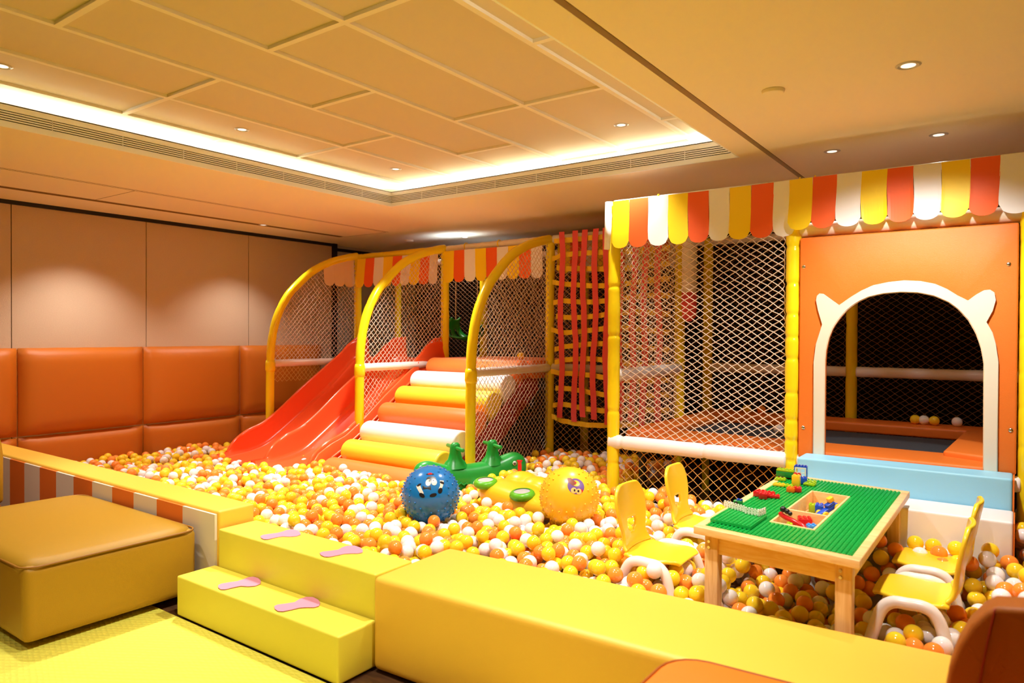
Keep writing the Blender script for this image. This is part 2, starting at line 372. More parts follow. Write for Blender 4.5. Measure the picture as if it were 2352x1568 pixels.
# striped barrier
t = thing('striped_barrier', 'long low foam barrier with yellow top and orange and cream striped side', 'barrier', (-5.4, 2.33, 0))
def rel(o, t): o.location = Vector(o.location) - Vector(t.location); return o
rel(softbox('body', -7.40, -3.585, 2.215, 2.44, 0, .51, M['yvinyl2'], .018, t, .004), t)
bm = bmesh.new()
bx = [-3.60, -3.93, -4.22, -4.50, -4.78, -5.06, -5.34, -5.62, -5.90, -6.18, -6.46, -6.74, -7.02, -7.30]
for i, (a, b) in enumerate(zip(bx, bx[1:])): box(bm, b, a, 2.200, 2.214, .012, .492, i % 2)
rel(finish('striped_cover', bm, [M['cream'], M['ovinyl']], t, label='orange and cream vertical stripes'), t)

def footprint(bm, x, y, z, ang, s=1, flip=1):
    pts = []
    prof = [(-.5, 0), (-.47, .09), (-.38, .13), (-.2, .13), (0, .12), (.15, .15), (.3, .2), (.42, .19), (.5, .1), (.52, -.02), (.46, -.14), (.32, -.19), (.15, -.16), (0, -.09), (-.2, -.1), (-.38, -.12), (-.47, -.09)]
    c, sn = math.cos(ang), math.sin(ang)
    for u, v in prof:
        u *= .2*s; v *= .38*s*flip; pts.append((x+u*c-v*sn, y+u*sn+v*c))
    prism(bm, pts, 'z', z, z+.0025)
t = thing('step_block', 'lower bright yellow foam step with two pink footprints, on the yellow mat', 'foam step', (-2.95, 2.08, 0), 'yellow foam steps')
rel(softbox('body', -3.585, -2.315, 1.975, 2.195, .012, .22, M['yvinyl'], .012, t, .003), t)
for x, fl in ((-3.20, 1), (-2.74, -1)):
    bm = bmesh.new(); footprint(bm, x, 2.09, .2235, R(68), 1, fl); rel(finish('footprint', bm, M['pink'], t, label='pink felt footprint'), t)
t = thing('step_block', 'upper yellow foam step with two pink footprints, against the ball pit', 'foam step', (-2.95, 2.32, 0), 'yellow foam steps')
rel(softbox('body', -3.565, -2.33, 2.20, 2.44, .0, .42, M['yvinyl'], .012, t, .003), t)
for x, fl in ((-3.18, 1), (-2.70, -1)):
    bm = bmesh.new(); footprint(bm, x, 2.32, .4235, R(70), 1, fl); rel(finish('footprint', bm, M['pink'], t, label='pink felt footprint'), t)
# thick amber barrier, turned 3 degrees
bm = bmesh.new(); prism(bm, [(-2.31, 2.165), (1.2, 2.30), (1.2, 2.88), (-2.325, 2.70)], 'z', .012, .425)
bmesh.ops.bevel(bm, geom=bm.edges[:], offset=.035, segments=5, profile=.6, affect='EDGES')
finish('foam_barrier', bm, M['yvinyl2'], None, smooth=True, label='thick plain amber yellow foam barrier running to the lower right', cat='barrier')

# ottoman
t = thing('ottoman', 'large square ochre leather ottoman with piping beside the striped barrier', 'ottoman', (-4.43, 1.74, 0))
rel(softbox('body', -5.14, -3.715, 1.32, 2.165, .045, .405, M['ochre'], .045, t, .008), t)
bm = bmesh.new(); bmesh.ops.create_grid(bm, x_segments=20, y_segments=14, size=.5)
for v in bm.verts:
    u, s = v.co.x*2, v.co.y*2
    e = max(abs(u), abs(s)); rr = e/max(1e-6, (abs(u)**10+abs(s)**10)**.1) if e > 0 else 1
    v.co = Vector((-4.4275+u*.7165*rr, 1.7425+s*.4265*rr, .405 + .042*(1-e**5) ))
ge = bmesh.ops.extrude_edge_only(bm, edges=[e for e in bm.edges if e.is_boundary])
for v in [g for g in ge['geom'] if isinstance(g, bmesh.types.BMVert)]: v.co.z -= .012
rel(finish('top_cushion', bm, M['ochre'], t, smooth=True), t)
bm = bmesh.new()
def rr_loop(x0, x1, y0, y1, z, r, n=5):
    P = []
    for cx, cy, a0 in ((x1-r, y1-r, 0), (x0+r, y1-r, 90), (x0+r, y0+r, 180), (x1-r, y0+r, 270)):
        for k in range(n+1): a = R(a0+90*k/n); P.append((cx+r*math.cos(a), cy+r*math.sin(a), z))
    P.append(P[0]); return P
tube(bm, rr_loop(-5.144, -3.711, 1.316, 2.169, .400, .075), .0055, 6, False)
rel(finish('piping', bm, M['piping'], t, smooth=True), t)
for x in (-5.0, -3.85):
    for y in (1.45, 2.03):
        bm = bmesh.new(); cyl(bm, (x, y, 0), (0, 0, 1), .025, .05, 14); rel(finish('foot', bm, M['black'], t), t)

# armchair in the lower right corner
t = thing('armchair', 'orange leather armchair with high tan back cut by the lower right corner', 'armchair', (-.1, 1.7, 0))
bm = bmesh.new()
pts = [(.75, 1.2), (.75, 2.12), (-.30, 2.10)] + [(-.74 + .12*math.cos(R(a)), 1.955 + .12*math.sin(R(a))) for a in range(95, 181, 17)] + [(-.86, 1.2)]
prism(bm, pts, 'z', .415, .515)
rel(finish('seat', bm, M['oseat'], t, bevel=.02, seg=4, label='orange leather seat cushion with piping'), t)
bm = bmesh.new(); tube(bm, [(p[0], p[1], .508) for p in pts] + [(pts[0][0], pts[0][1], .508)], .005, 6, False)
rel(finish('piping', bm, M['obrown'], t, smooth=True), t)
rel(softbox('base', -.83, .72, 1.22, 2.05, .05, .40, M['obrown'], .03, t), t)
bm = bmesh.new()
pts = [(-.130, .50), (-.125, .66), (-.118, .76), (-.108, .83), (-.093, .88), (-.072, .925), (-.048, .958), (-.031, .972), (.014, .979), (.25, .985), (.6, .95), (.7, .8), (.7, .50)]
prism(bm, [(a*1.063, 1.5-(1.5-b)*1.063) for a, b in pts], 'y', 1.77, 1.86)
rel(finish('backrest', bm, M['obrown'], t, bevel=.012, seg=4), t)
bm = bmesh.new(); tube(bm, catmull([(-.034, 1.768, .935), (-.046, 1.767, .865), (-.060, 1.767, .77), (-.076, 1.767, .65), (-.086, 1.767, .50)]), .0022, 6)
rel(finish('seam', bm, M['maroon'], t, smooth=True), t)
for x in (-.75, .62):
    for y in (1.3, 1.95):
        bm = bmesh.new(); cyl(bm, (x, y, 0), (0, 0, 1), .022, .06, 12); rel(finish('foot', bm, M['black'], t), t)
# yellow armchair, mostly outside the left edge
t = thing('armchair', 'yellow leather armchair whose rounded back shows at the left edge behind the ottoman', 'armchair', (-5.8, 1.4, 0))
bm = bmesh.new(); prism(bm, [(-6.3, .40), (-6.3, .8), (-6.22, .86), (-5.37, .86), (-5.29, .81), (-5.25, .70), (-5.25, .40)], 'y', 1.55, 1.76)
rel(finish('backrest', bm, M['ochre'], t, bevel=.03, seg=4), t)
rel(softbox('base', -6.28, -5.26, .9, 1.75, .04, .40, M['obrown'], .03, t), t)
for x in (-6.2, -5.35):
    for y in (1.0, 1.68):
        bm = bmesh.new(); cyl(bm, (x, y, 0), (0, 0, 1), .022, .05, 12); rel(finish('foot', bm, M['black'], t), t)

# ------------------------------------------------------------------ climbing frame
PX = [-6.62, -5.20, -3.81, -2.445, -1.17, .045]
F1, F2, F3 = 4.70, 5.95, 6.65
frame = thing('climbing_frame', 'large soft play climbing frame of yellow padded posts, arches, netting and scalloped awnings', 'climbing frame')
def part(name, bm, m, smooth=True, **k): return finish(name, bm, m, frame, smooth=k.pop('smooth_', smooth), **k)
ARCH = [(4.70, 0), (4.695, .5), (4.70, 1.12), (4.715, 1.40), (4.78, 1.66), (4.90, 1.88), (5.04, 2.03), (5.27, 2.215), (5.52, 2.335), (5.75, 2.405), (5.93, 2.445)]
for i, x in enumerate(PX[:3]):
    P = catmull([(x, y, z) for y, z in ARCH], 8)
    bm = bmesh.new(); k = len(P)
    rr = []
    for j, p in enumerate(P):
        d = abs(p.z-1.14); c = .045*(1+.12*math.exp(-(d/.03)**2)) * (1-.05*math.exp(-((j % 9)/.8)**2))
        rr.append(c)
    tube(bm, P, rr, 14)
    part('arch', bm, M['tube'])
    bm = bmesh.new(); tube(bm, [(x, F1, 1.075), (x, F1, 1.10), (x, F1, 1.17), (x, F1, 1.20)], [.046, .054, .053, .046], 14); part('joint_sleeve', bm, M['tube'])
def post(x, y, z1, z0=0, r=.046, step=.3, crease=.07):
    bm = bmesh.new(); padded(bm, (x, y, z0), (x, y, z1), r, step=step, crease=crease); part('post', bm, M['tube'])
def rail(a, b, m, r=.045, step=.35, crease=.08):
    bm = bmesh.new(); padded(bm, a, b, r, step=step, crease=crease); part('rail', bm, m)
post(PX[3], F1, 2.45, step=.45, crease=.12); post(PX[4], F1, 2.45, step=.16, crease=.15); post(PX[5], F1, 2.45, step=.22)
for x in PX[:4] + PX[5:]: post(x, F2, 2.43)
for x in PX: post(x, F3, 2.43)
W, Yl = M['tubew'], M['tube']
for x in PX[:3]: rail((x, F1+.04, 1.165), (x, F2-.04, 1.165), W, .040)
rail((PX[3], F1+.04, 1.195), (PX[3], F2-.04, 1.2), W, .05, .8, .02)
rail((PX[0], F2, 2.425), (PX[1], F2, 2.435), Yl)
rail((PX[1]+.04, F2, 2.435), (PX[2]-.04, F2, 2.445), W, .04, .4)
rail((PX[2]+.04, F2, 2.445), (PX[3], F2, 2.445), W, .04, .4)
rail((PX[2]+.04, F2, 1.17), (PX[3], F2, 1.17), W, .04, .4)
for a, b in zip(PX[3:], PX[4:]): rail((a+.04, F3, 1.19), (b-.04, F3, 1.19), W, .045, .6, .02)
for a, b in zip(PX, PX[1:]): rail((a, F3, 2.40), (b, F3, 2.40), W, .035)
rail((PX[3]-.02, F1-.005, .705), (PX[4]-.03, F1-.005, .70), W, .052, .42, .16)
rail((PX[4]+.04, F1-.005, .705), (PX[5]-.03, F1-.005, .70), W, .045, .9, .02)
rail((PX[3], F1, 2.47), (PX[5]+.3, F1, 2.47), W, .024, .9, .03)
rail((PX[3], F1+.03, 2.455), (PX[3], F2, 2.44), W, .035)
rail((PX[4]+.04, F1+.02, 2.165), (PX[5]-.02, F1+.02, 2.165), M['cream'], .045, 1.5, .0)
# awnings
def awning(name, xs, ztop, zbot, y, cols, tilt=0, bulge=.02):
    for i, (a, b) in enumerate(zip(xs, xs[1:])):
        bm = bmesh.new(); nu, nv = 8, 12; w_ = b-a; rad = w_/2; grid = {}
        for iu in range(nu+1):
            u = iu/nu; dx = (u-.5)*2
            zb = zbot + rad*.72*(1-math.sqrt(max(0, 1-dx*dx)))
            for iv in range(nv+1):
                v = iv/nv; z = ztop + (zb-ztop)*v
                yy = y - tilt*v - .008*math.sin(v*2.6+(i+u)*.9) - .006*math.sin((i+u)*1.3)*v
                grid[iu, iv] = bm.verts.new((a+w_*u+.004*math.sin(v*4+i), yy, z))
        for iu in range(nu):
            for iv in range(nv): bm.faces.new((grid[iu, iv], grid[iu, iv+1], grid[iu+1, iv+1], grid[iu+1, iv]))
        o = part('awning_flap', bm, M[cols[i % len(cols)]], smooth=False, label={'aw_y': 'yellow', 'aw_o': 'orange', 'aw_w': 'white', 'aw_c': 'cream'}[cols[i % len(cols)]] + ' scalloped flap')
        s = o.modifiers.new('s', 'SOLIDIFY'); s.thickness = .003
YOW = ['aw_y', 'aw_o', 'aw_w']
awning('a', [-2.43, -2.295, -2.148, -1.999, -1.855, -1.706, -1.566, -1.425, -1.283, -1.15], 2.475, 2.128, F1-.062, YOW)
awning('b', [-1.181, -1.043, -.906, -.77, -.632, -.497, -.362, -.227, -.093, .06, .21], 2.475, 2.155, F1-.078, YOW, .02)
bm = bmesh.new(); tube(bm, [(-2.475, F1-.03, 2.48), (-2.475, F1-.03, 2.3), (-2.485, F1-.03, 2.13)], [.03, .034, .028], 12); part('awning_roll', bm, M['aw_w'])
awning('c', [-5.16, -5.01, -4.865, -4.72, -4.575, -4.43, -4.285, -4.14, -3.995, -3.86], 2.405, 2.06, F2-.07, YOW)
awning('d', [-6.55, -6.40, -6.25, -6.10, -5.95, -5.80, -5.65, -5.50, -5.36, -5.24], 2.40, 2.05, F2-.07, YOW, .03)
awning('e', [-3.77, -3.62, -3.47, -3.32, -3.17, -3.02, -2.87, -2.72, -2.58, -2.48], 2.42, 2.10, F2+.07, YOW)
for i, (a, b) in enumerate(((5.40, 5.55), (5.55, 5.70), (5.70, 5.86))):
    bm = bmesh.new(); n = 10; top = []; bot = []
    for k in range(n+1):
        u = k/n; yy = a+(b-a)*u; zb = 2.055 + .045*(1-math.sqrt(max(0, 1-(2*u-1)**2)))
        top.append(bm.verts.new((-6.60, yy, 2.30+.09*(yy-5.4)/.46))); bot.append(bm.verts.new((-6.58, yy, zb)))
    for k in range(n): bm.faces.new((top[k], bot[k], bot[k+1], top[k+1]))
    part('awning_flap', bm, M['aw_c'], label='cream scalloped flap')
for x in (-2.1, -1.14, -1.05, -4.9, -4.45): # yellow ties
    yb = F1 if x > -3 else F2; zb = 2.47 if x > -3 else 2.445
    rr_ = .03 if x > -3 else .045
    bm = bmesh.new(); tube(bm, [(x+.002*k, yb+rr_*math.cos(k*.7), zb+rr_*math.sin(k*.7)) for k in range(10)], .005, 6); part('tie', bm, M['aw_y'])

# nets
nf = lambda x0, y0, dx, dy, z0: (lambda u, v: (x0+dx*u, y0+dy*u, z0+v))
def wavy(a, k): return lambda u, v: (u+a*math.sin(v*k), v+a*.7*math.sin(u*k*.8+1))
# front bay, above and below the white bar
net('netting', frame, lambda u, v: (PX[3]+.05+u, F1+.015+.015*math.sin(u*3)*math.sin(v*2), .75+v), 1.18, 1.68, .0355, .0235, M['net'], r=.0036, sag=wavy(.012, 4))
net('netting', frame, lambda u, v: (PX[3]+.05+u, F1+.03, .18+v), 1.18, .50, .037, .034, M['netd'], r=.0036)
def archz(y):
    P = [(4.70, 1.12), (4.715, 1.40), (4.78, 1.66), (4.90, 1.88), (5.04, 2.03), (5.27, 2.215), (5.52, 2.335), (5.75, 2.405), (5.93, 2.445)]
    for (a, za), (b, zb) in zip(P, P[1:]):
        if y <= b: return za+(zb-za)*(y-a)/(b-a)
    return 2.44
for i, x in enumerate(PX[:3]):
    net('netting', frame, lambda u, v, x=x: (x+.01*math.sin(u*5+v*3), F1+.03+u, 1.17+v), 1.2, 1.28, .029, .029, M['net'], inside=lambda u, v: v+1.17 < archz(F1+.03+u)-.03, r=.003, sag=wavy(.03, 2.6), jit=.007)
    lo = (.95, .3, .25)[i]
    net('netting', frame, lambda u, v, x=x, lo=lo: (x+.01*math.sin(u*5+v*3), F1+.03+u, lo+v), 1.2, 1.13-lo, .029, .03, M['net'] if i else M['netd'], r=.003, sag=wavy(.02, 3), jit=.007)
# side of the trampoline bay, back nets
net('netting', frame, lambda u, v: (PX[3], F1+.05+u, .78+v), 1.15, 1.62, .034, .026, M['net'], r=.003)
net('netting', frame, lambda u, v: (PX[2]+.05+u, F2+.01, .35+v), 1.28, 2.05, .036, .03, M['netd'], r=.003)
for a, b in zip(PX, PX[1:]):
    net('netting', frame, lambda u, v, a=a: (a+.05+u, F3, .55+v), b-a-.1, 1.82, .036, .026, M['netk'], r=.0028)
net('netting', frame, lambda u, v: (PX[1]+.05+u, F3-.06, 1.25+v), 1.28, 1.1, .038, .03, M['net'], r=.003)
net('netting', frame, lambda u, v: (PX[5], F1+.05+u, .78+v), 1.85, 1.62, .036, .026, M['netk'], r=.0028)

# orange facade panel with cat ear opening
out = [(-1.028, .735), (-1.029, 1.337), (-1.017, 1.446), (-.982, 1.569), (-1.008, 1.66), (-1.019, 1.719), (-1.013, 1.745), (-1.000, 1.757), (-.979, 1.754), (-.93, 1.715), (-.888, 1.683), (-.82, 1.733), (-.765, 1.768), (-.702, 1.797), (-.62, 1.813), (-.542, 1.819), (-.46, 1.812), (-.388, 1.793), (-.33, 1.762), (-.282, 1.726), (-.23, 1.695), (-.19, 1.728), (-.155, 1.75), (-.130, 1.752), (-.112, 1.738), (-.105, 1.697), (-.118, 1.64), (-.146, 1.578), (-.118, 1.52), (-.103, 1.46), (-.09, 1.362), (-.088, .755)]
inn = [(-.970, .728), (-.970, 1.339), (-.965, 1.41), (-.950, 1.482), (-.925, 1.55), (-.89, 1.605), (-.845, 1.66), (-.79, 1.704), (-.725, 1.735), (-.65, 1.751), (-.560, 1.757), (-.47, 1.751), (-.39, 1.73), (-.32, 1.693), (-.271, 1.650), (-.225, 1.59), (-.19, 1.52), (-.165, 1.44), (-.151, 1.356), (-.147, .755)]
def ribbon_panel(bm, loopA, loopB, y0, y1):
    """solid between an outer and an inner open path with the same number of points"""
    n = len(loopA); V = []
    for y in (y0, y1): V.append(([bm.verts.new((x, y, z)) for x, z in loopA], [bm.verts.new((x, y, z)) for x, z in loopB]))
    fs = []
    for i in range(n-1):
        (a0, b0), (a1, b1) = V
        fs += [bm.faces.new((a0[i], b0[i], b0[i+1], a0[i+1])), bm.faces.new((a1[i], a1[i+1], b1[i+1], b1[i])), bm.faces.new((a0[i], a0[i+1], a1[i+1], a1[i])), bm.faces.new((b0[i], b1[i], b1[i+1], b0[i+1]))]
    (a0, b0), (a1, b1) = V
    fs += [bm.faces.new((a0[0], a1[0], b1[0], b0[0])), bm.faces.new((a0[-1], b0[-1], b1[-1], a1[-1]))]
    bmesh.ops.recalc_face_normals(bm, faces=fs)
def resample(P, n):
    P = [Vector(p) for p in P]; L = [0]
    for a, b in zip(P, P[1:]): L.append(L[-1]+(b-a).length)
    o = []
    for k in range(n):
        s = L[-1]*k/(n-1); j = 0
        while j < len(P)-2 and L[j+1] < s: j += 1
        f = (s-L[j])/max(1e-9, L[j+1]-L[j]); q = P[j].lerp(P[j+1], min(1, f)); o.append((q.x, q.y))
    return o
N_ = 90
IN = resample(inn, N_)
def ray_to_rect(p):   # project an inner point outward on the panel's rectangle
    x0, x1, z1, zb = -1.122, -.004, 2.112, .745
    x, z = p
    if z < 1.35 or False: return (x0 if x < -.55 else x1, z)
    cx, cz = -.56, 1.35; dx, dz = x-cx, z-cz; s = 1e9
    if dx < 0: s = min(s, (x0-cx)/dx)
    if dx > 0: s = min(s, (x1-cx)/dx)
    if dz > 0: s = min(s, (z1-cz)/dz)
    return (cx+dx*s, cz+dz*s)
OUT = [ray_to_rect(p) for p in IN]
for ctx, ctz in ((-1.122, 2.112), (-.004, 2.112)):
    k = min(range(N_), key=lambda i: (OUT[i][0]-ctx)**2+(OUT[i][1]-ctz)**2); OUT[k] = (ctx, ctz)
OUT[0] = (-1.122, .735); OUT[-1] = (-.004, .755)
bm = bmesh.new(); ribbon_panel(bm, OUT, IN, F1-.045, F1+.015)
panel = part('facade_panel', bm, M['ovinyl'], smooth=False, label='orange padded facade panel with arched opening')
bv = panel.modifiers.new('b', 'BEVEL'); bv.width = .01; bv.segments = 3; bv.limit_method = 'ANGLE'; bv.angle_limit = R(40)
for p in panel.data.polygons: p.use_smooth = True
bm = bmesh.new(); ys_ = (F1-.056, F1-.046)
# trim: triangulated flat shape between outline and inner edge
for (y, flip) in ((F1-.056, 0),):
    vo = [bm.verts.new((x, y, z)) for x, z in out]; vi = [bm.verts.new((x, y, z)) for x, z in IN]
    ed = [bm.edges.new((a, b)) for a, b in zip(vo, vo[1:])] + [bm.edges.new((a, b)) for a, b in zip(vi, vi[1:])] + [bm.edges.new((vo[0], vi[0])), bm.edges.new((vo[-1], vi[-1]))]
    bmesh.ops.triangle_fill(bm, edges=ed, use_beauty=True)
o = finish('trim', bm, M['cream'], panel, label='cream white trim with two pointed ears round the opening'); s = o.modifiers.new('s', 'SOLIDIFY'); s.thickness = .012; s.offset = 0
bm = bmesh.new(); tube(bm, [(x, F1-.06, z) for x, z in out], .003, 6)
finish('piping', bm, M['cream'], panel, smooth=True)
bm = bmesh.new(); tube(bm, [(x, F1-.052, z) for x, z in IN], .006, 6)
finish('lining', bm, M['aw_c'], panel, smooth=True)
for x, z in ((-1.098, 1.93), (-.048, 1.89), (-1.093, .922), (-.030, .995)):
    bm = bmesh.new(); sph(bm, (x, F1-.046, z), .012, 14, 8, (1, .5, 1)); finish('screw', bm, M['chrome'], panel, smooth=True)

# ------------------------------------------------------------------ trampoline
t = thing('trampoline', 'black trampoline bed framed by orange pads inside the climbing frame', 'trampoline', (-1.2, 5.6, 0))
rel(finish('jumping_mat', B(-2.2, -.15, 4.9, 6.1, .725, .735), M['tramp'], t), t)
for (x0, x1, y0, y1, z0, z1) in ((-2.38, -.02, 4.76, 5.20, .715, .765), (-2.38, -.02, 6.22, 6.56, .72, .80)):
    rel(softbox('edge_pad', x0, x1, y0, y1, z0, z1, M['ovinyl'], .02, t, .004), t)
bm = bmesh.new(); prism(bm, [(-2.39, 4.8), (-2.16, 4.95), (-2.12, 6.3), (-2.39, 6.5)], 'z', .725, .79)
rel(finish('edge_pad', bm, M['ovinyl'], t, bevel=.015), t)
bm = bmesh.new(); prism(bm, [(-.37, 5.05), (-.02, 4.9), (-.02, 6.6), (-.30, 6.55)], 'z', .735, .80)
rel(finish('edge_pad', bm, M['ovinyl'], t, bevel=.015), t)
for x in (-2.3, -1.2, -.1):
    for y in (4.9, 6.4):
        bm = bmesh.new(); cyl(bm, (x, y, 0), (0, 0, 1), .03, .72, 12); rel(finish('leg', bm, M['black'], t), t)

# foam steps below the facade
t = thing('foam_steps', 'two soft steps below the orange facade, light blue above white', 'foam steps', (-.55, 4.4, 0))
rel(softbox('upper_step', -1.075, -.018, 4.435, 4.645, .0, .768, M['blue'], .015, t, .003, label='light blue upper step'), t)
rel(softbox('lower_step', -1.07, -.012, 4.15, 4.43, .0, .607, M['roller_w'], .015, t, .003, label='white lower step'), t)
bm = bmesh.new(); box(bm, -.011, -.006, 4.15, 4.43, .0, .60); box(bm, -.017, -.010, 4.44, 4.64, .0, .76)
rel(finish('side_panel', bm, M['ovinyl'], t), t)

# ------------------------------------------------------------------ slide
SL = [(5.98, 1.43), (5.72, 1.40), (5.55, 1.27), (5.30, 1.10), (5.0, .90), (4.7, .68), (4.5, .56), (4.32, .50), (4.18, .42), (4.10, .32), (4.06, .20)]
SP = [(p.x, p.y) for p in catmull([Vector((y, z, 0)) for y, z in SL], 5)]
SB = [(5.98, 1.22), (5.75, 1.19), (5.58, 1.06), (5.34, .87), (5.04, .66), (4.74, .46), (4.52, .33), (4.34, .28), (4.18, .26), (4.06, .25), (3.96, .245)]
SBP = [(p.x, p.y) for p in catmull([Vector((y, z, 0)) for y, z in SB], 5)]
t = thing('slide', 'double lane orange red plastic slide running down into the ball pit', 'slide', (-5.85, 5.0, 0))
bm = bmesh.new()
XS = []
def sec(i):
    (y, z), (yb, zb) = SP[i], SBP[i]
    pr_ = []
    for x in (-6.475, -5.845, -5.215):
        edge = [(-.022, z-.03, 0), (-.018, z-.008, 0), (-.006, z, 0), (.006, z, 0), (.018, z-.008, 0), (.022, z-.03, 0)]
        L_ = [(-.075, zb, 1), (-.045, zb+.012, 1), (-.03, zb+.05, 1), (-.024, zb+(z-zb)*.6, 2)] if x > -6.4 else [(-.022, zb-.10, 1), (-.024, zb, 1), (-.024, zb+(z-zb)*.6, 2)]
        R_ = [(.024, zb+(z-zb)*.6, 2), (.03, zb+.05, 1), (.045, zb+.012, 1), (.075, zb, 1), (.30, zb-.004, 1)] if x < -5.3 else [(.024, zb+(z-zb)*.6, 2), (.045, zb+.04, 1), (.05, zb-.03, 1), (.03, zb-.05, 1), (.03, zb-.12, 1)]
        pr_ += [(x+a, b, c) for a, b, c in L_ + edge + R_]
    return [Vector((x, (yb, y, .5*(y+yb))[(1, 0, 2)[b]] if b != 1 else yb, zz)) for x, zz, b in pr_]
rings = [[bm.verts.new(p) for p in sec(i)] for i in range(len(SP))]
for a, b in zip(rings, rings[1:]):
    for k in range(len(a)-1): bm.faces.new((a[k], b[k], b[k+1], a[k+1]))
bmesh.ops.recalc_face_normals(bm, faces=bm.faces[:])
o = rel(finish('chute', bm, M['slide'], t, smooth=True), t); o.data.set_sharp_from_angle(angle=R(48)); s = o.modifiers.new('s', 'SOLIDIFY'); s.thickness = .012; s.offset = -1
for x0 in (-5.86, -5.24, -6.5): # raised shoulders at the top of the rails
    bm = bmesh.new(); prism(bm, [(5.98, 1.15), (5.98, 1.46), (5.80, 1.45), (5.66, 1.36), (5.55, 1.15)], 'x', x0, x0+.035)
    rel(finish('top_shield', bm, M['slide'], t, bevel=.012), t)
bm = bmesh.new(); prism(bm, [(4.09, .10), (4.10, .30), (4.18, .40), (4.32, .47), (4.5, .53), (4.7, .65), (5.0, .87), (5.3, 1.07), (5.5, 1.2), (5.5, .85), (5.1, .55), (4.7, .25), (4.4, .10)], 'x', -5.185, -5.165)
rel(finish('side_panel', bm, M['slidei'], t, bevel=.006, label='lighter orange outer side panel'), t)
bm = bmesh.new()
for k in range(3):
    tube(bm, catmull([(-5.165, 4.28+.02*k, .24+.05*k), (-5.155, 4.45, .30+.055*k), (-5.15, 4.75, .49+.05*k), (-5.15, 5.1, .73+.05*k), (-5.155, 5.4, .92+.05*k)], 5), .012, 6)
rel(finish('side_rib', bm, M['slidei'], t, smooth=True), t)

# ------------------------------------------------------------------ roller stairs
t = thing('roller_stairs', 'wide staircase of seven soft rollers in orange, white and yellow', 'climbing stairs', (-4.5, 4.9, 0))
RY = [(4.25, .265), (4.47, .405), (4.70, .555), (4.93, .715), (5.16, .865), (5.38, 1.01), (5.62, 1.14)]
cols = ['roller_o', 'roller_y', 'roller_w', 'roller_o', 'roller_y', 'roller_w', 'roller_o']
for (y, z), c in zip(RY, cols):
    r = .115; bm = bmesh.new(); P = []
    for a in range(-20, 201, 11): P.append((y - r*math.cos(R(a))*1.05, z + r*math.sin(R(a))*.92))
    P += [(y+.1, z-.15), (y-.02, z-.2)]
    prism(bm, P, 'x', -5.08, -3.90)
    rel(finish('roller', bm, M[c], t, bevel=.022, seg=4, label={'roller_o': 'orange', 'roller_y': 'yellow', 'roller_w': 'white'}[c] + ' vinyl roller'), t)
for x in (-5.10, -3.895):
    bm = bmesh.new(); prism(bm, [(4.30, .10), (4.42, .24), (5.62, 1.06), (5.85, 1.1), (5.85, .95), (4.55, .02)], 'x', x, x+.015)
    rel(finish('stringer', bm, M['maroon'], t), t)
rel(softbox('landing', -5.08, -3.87, 5.72, 6.6, 1.06, 1.24, M['roller_o'], .02, t, .003, label='orange top landing pad'), t)

# ------------------------------------------------------------------ strap curtain, swing, bag
t = thing('strap_curtain', 'climbing curtain of woven red upright straps and yellow cross straps', 'strap net', (-3.1, 5.85, 0))
def strapgeo(pts, wv, th=.003):
    bm = bmesh.new(); n = len(pts); wv = Vector(wv); A = []
    for p in pts: p = Vector(p); A.append((bm.verts.new(p-wv), bm.verts.new(p+wv)))
    for a, b in zip(A, A[1:]): bm.faces.new((a[0], a[1], b[1], b[0]))
    return bm
for i, x in enumerate((-3.60, -3.46, -3.352, -3.225, -3.112, -2.98, -2.83, -2.72, -2.6)):
    pts = [(x + .012*math.sin(k*.45+i) + .012*i*0 + (.02*math.sin(i*1.7))*(k/24), 5.825-.004*math.sin(k*1.7), 2.49-(1.80+.03*math.sin(i*2))*k/24) for k in range(25)]
    o = rel(finish('strap', strapgeo(pts, (.029, .002, 0)), M['strap_r'], t, smooth=False, label='red upright strap'), t); s = o.modifiers.new('s', 'SOLIDIFY'); s.thickness = .003
for j in range(13):
    z = 2.41 - .1455*j; pts = []
    x0 = -3.70 - .03*math.sin(j*2.3)
    for k in range(41):
        x = x0 + (-2.50-x0)*k/40
        pts.append((x, 5.845 + .012*math.sin(k*1.3), z + .022*math.sin((x+3.6)*5+j*.8)*min(1, j*.3) - .03*max(0, 1-k/4)*math.sin(j*1.9)))
    o = rel(finish('strap', strapgeo(pts, (0, 0, .024)), M['strap_y'], t, smooth=False, label='yellow cross strap'), t); s = o.modifiers.new('s', 'SOLIDIFY'); s.thickness = .003

t = thing('leaf_swing', 'green plastic leaf shaped swing seat hanging on two cords', 'swing', (-5.2, 6.3, 0))
for x in (-5.34, -5.02):
    bm = bmesh.new(); tube(bm, [(x, 6.3, 2.42), (x, 6.3, 1.50+.15*(x < -5.2))], .004, 6); rel(finish('cord', bm, M['net'], t), t)
bm = bmesh.new(); G = {}
prof = [(-5.335, 1.66), (-5.375, 1.60), (-5.38, 1.52), (-5.33, 1.46), (-5.25, 1.435), (-5.17, 1.425), (-5.09, 1.43), (-5.03, 1.46), (-5.0, 1.52), (-5.0, 1.58)]
Pp = catmull([Vector((a, 0, b)) for a, b in prof], 3)
for i, p in enumerate(Pp):
    wv = .05+.11*math.sin(math.pi*min(1, (i+2)/(len(Pp)+2)))
    for j in range(9):
        G[i, j] = bm.verts.new((p.x, 6.3+wv*(j/4-1), p.z+.03*abs(j/4-1)**2))
for i in range(len(Pp)-1):
    for j in range(8):
        if j in (2, 5) and 4 < i < len(Pp)-8: continue
        bm.faces.new((G[i, j], G[i+1, j], G[i+1, j+1], G[i, j+1]))
o = rel(finish('seat', bm, M['dgreen'], t, smooth=True), t); s = o.modifiers.new('s', 'SOLIDIFY'); s.thickness = .014; s.offset = 0

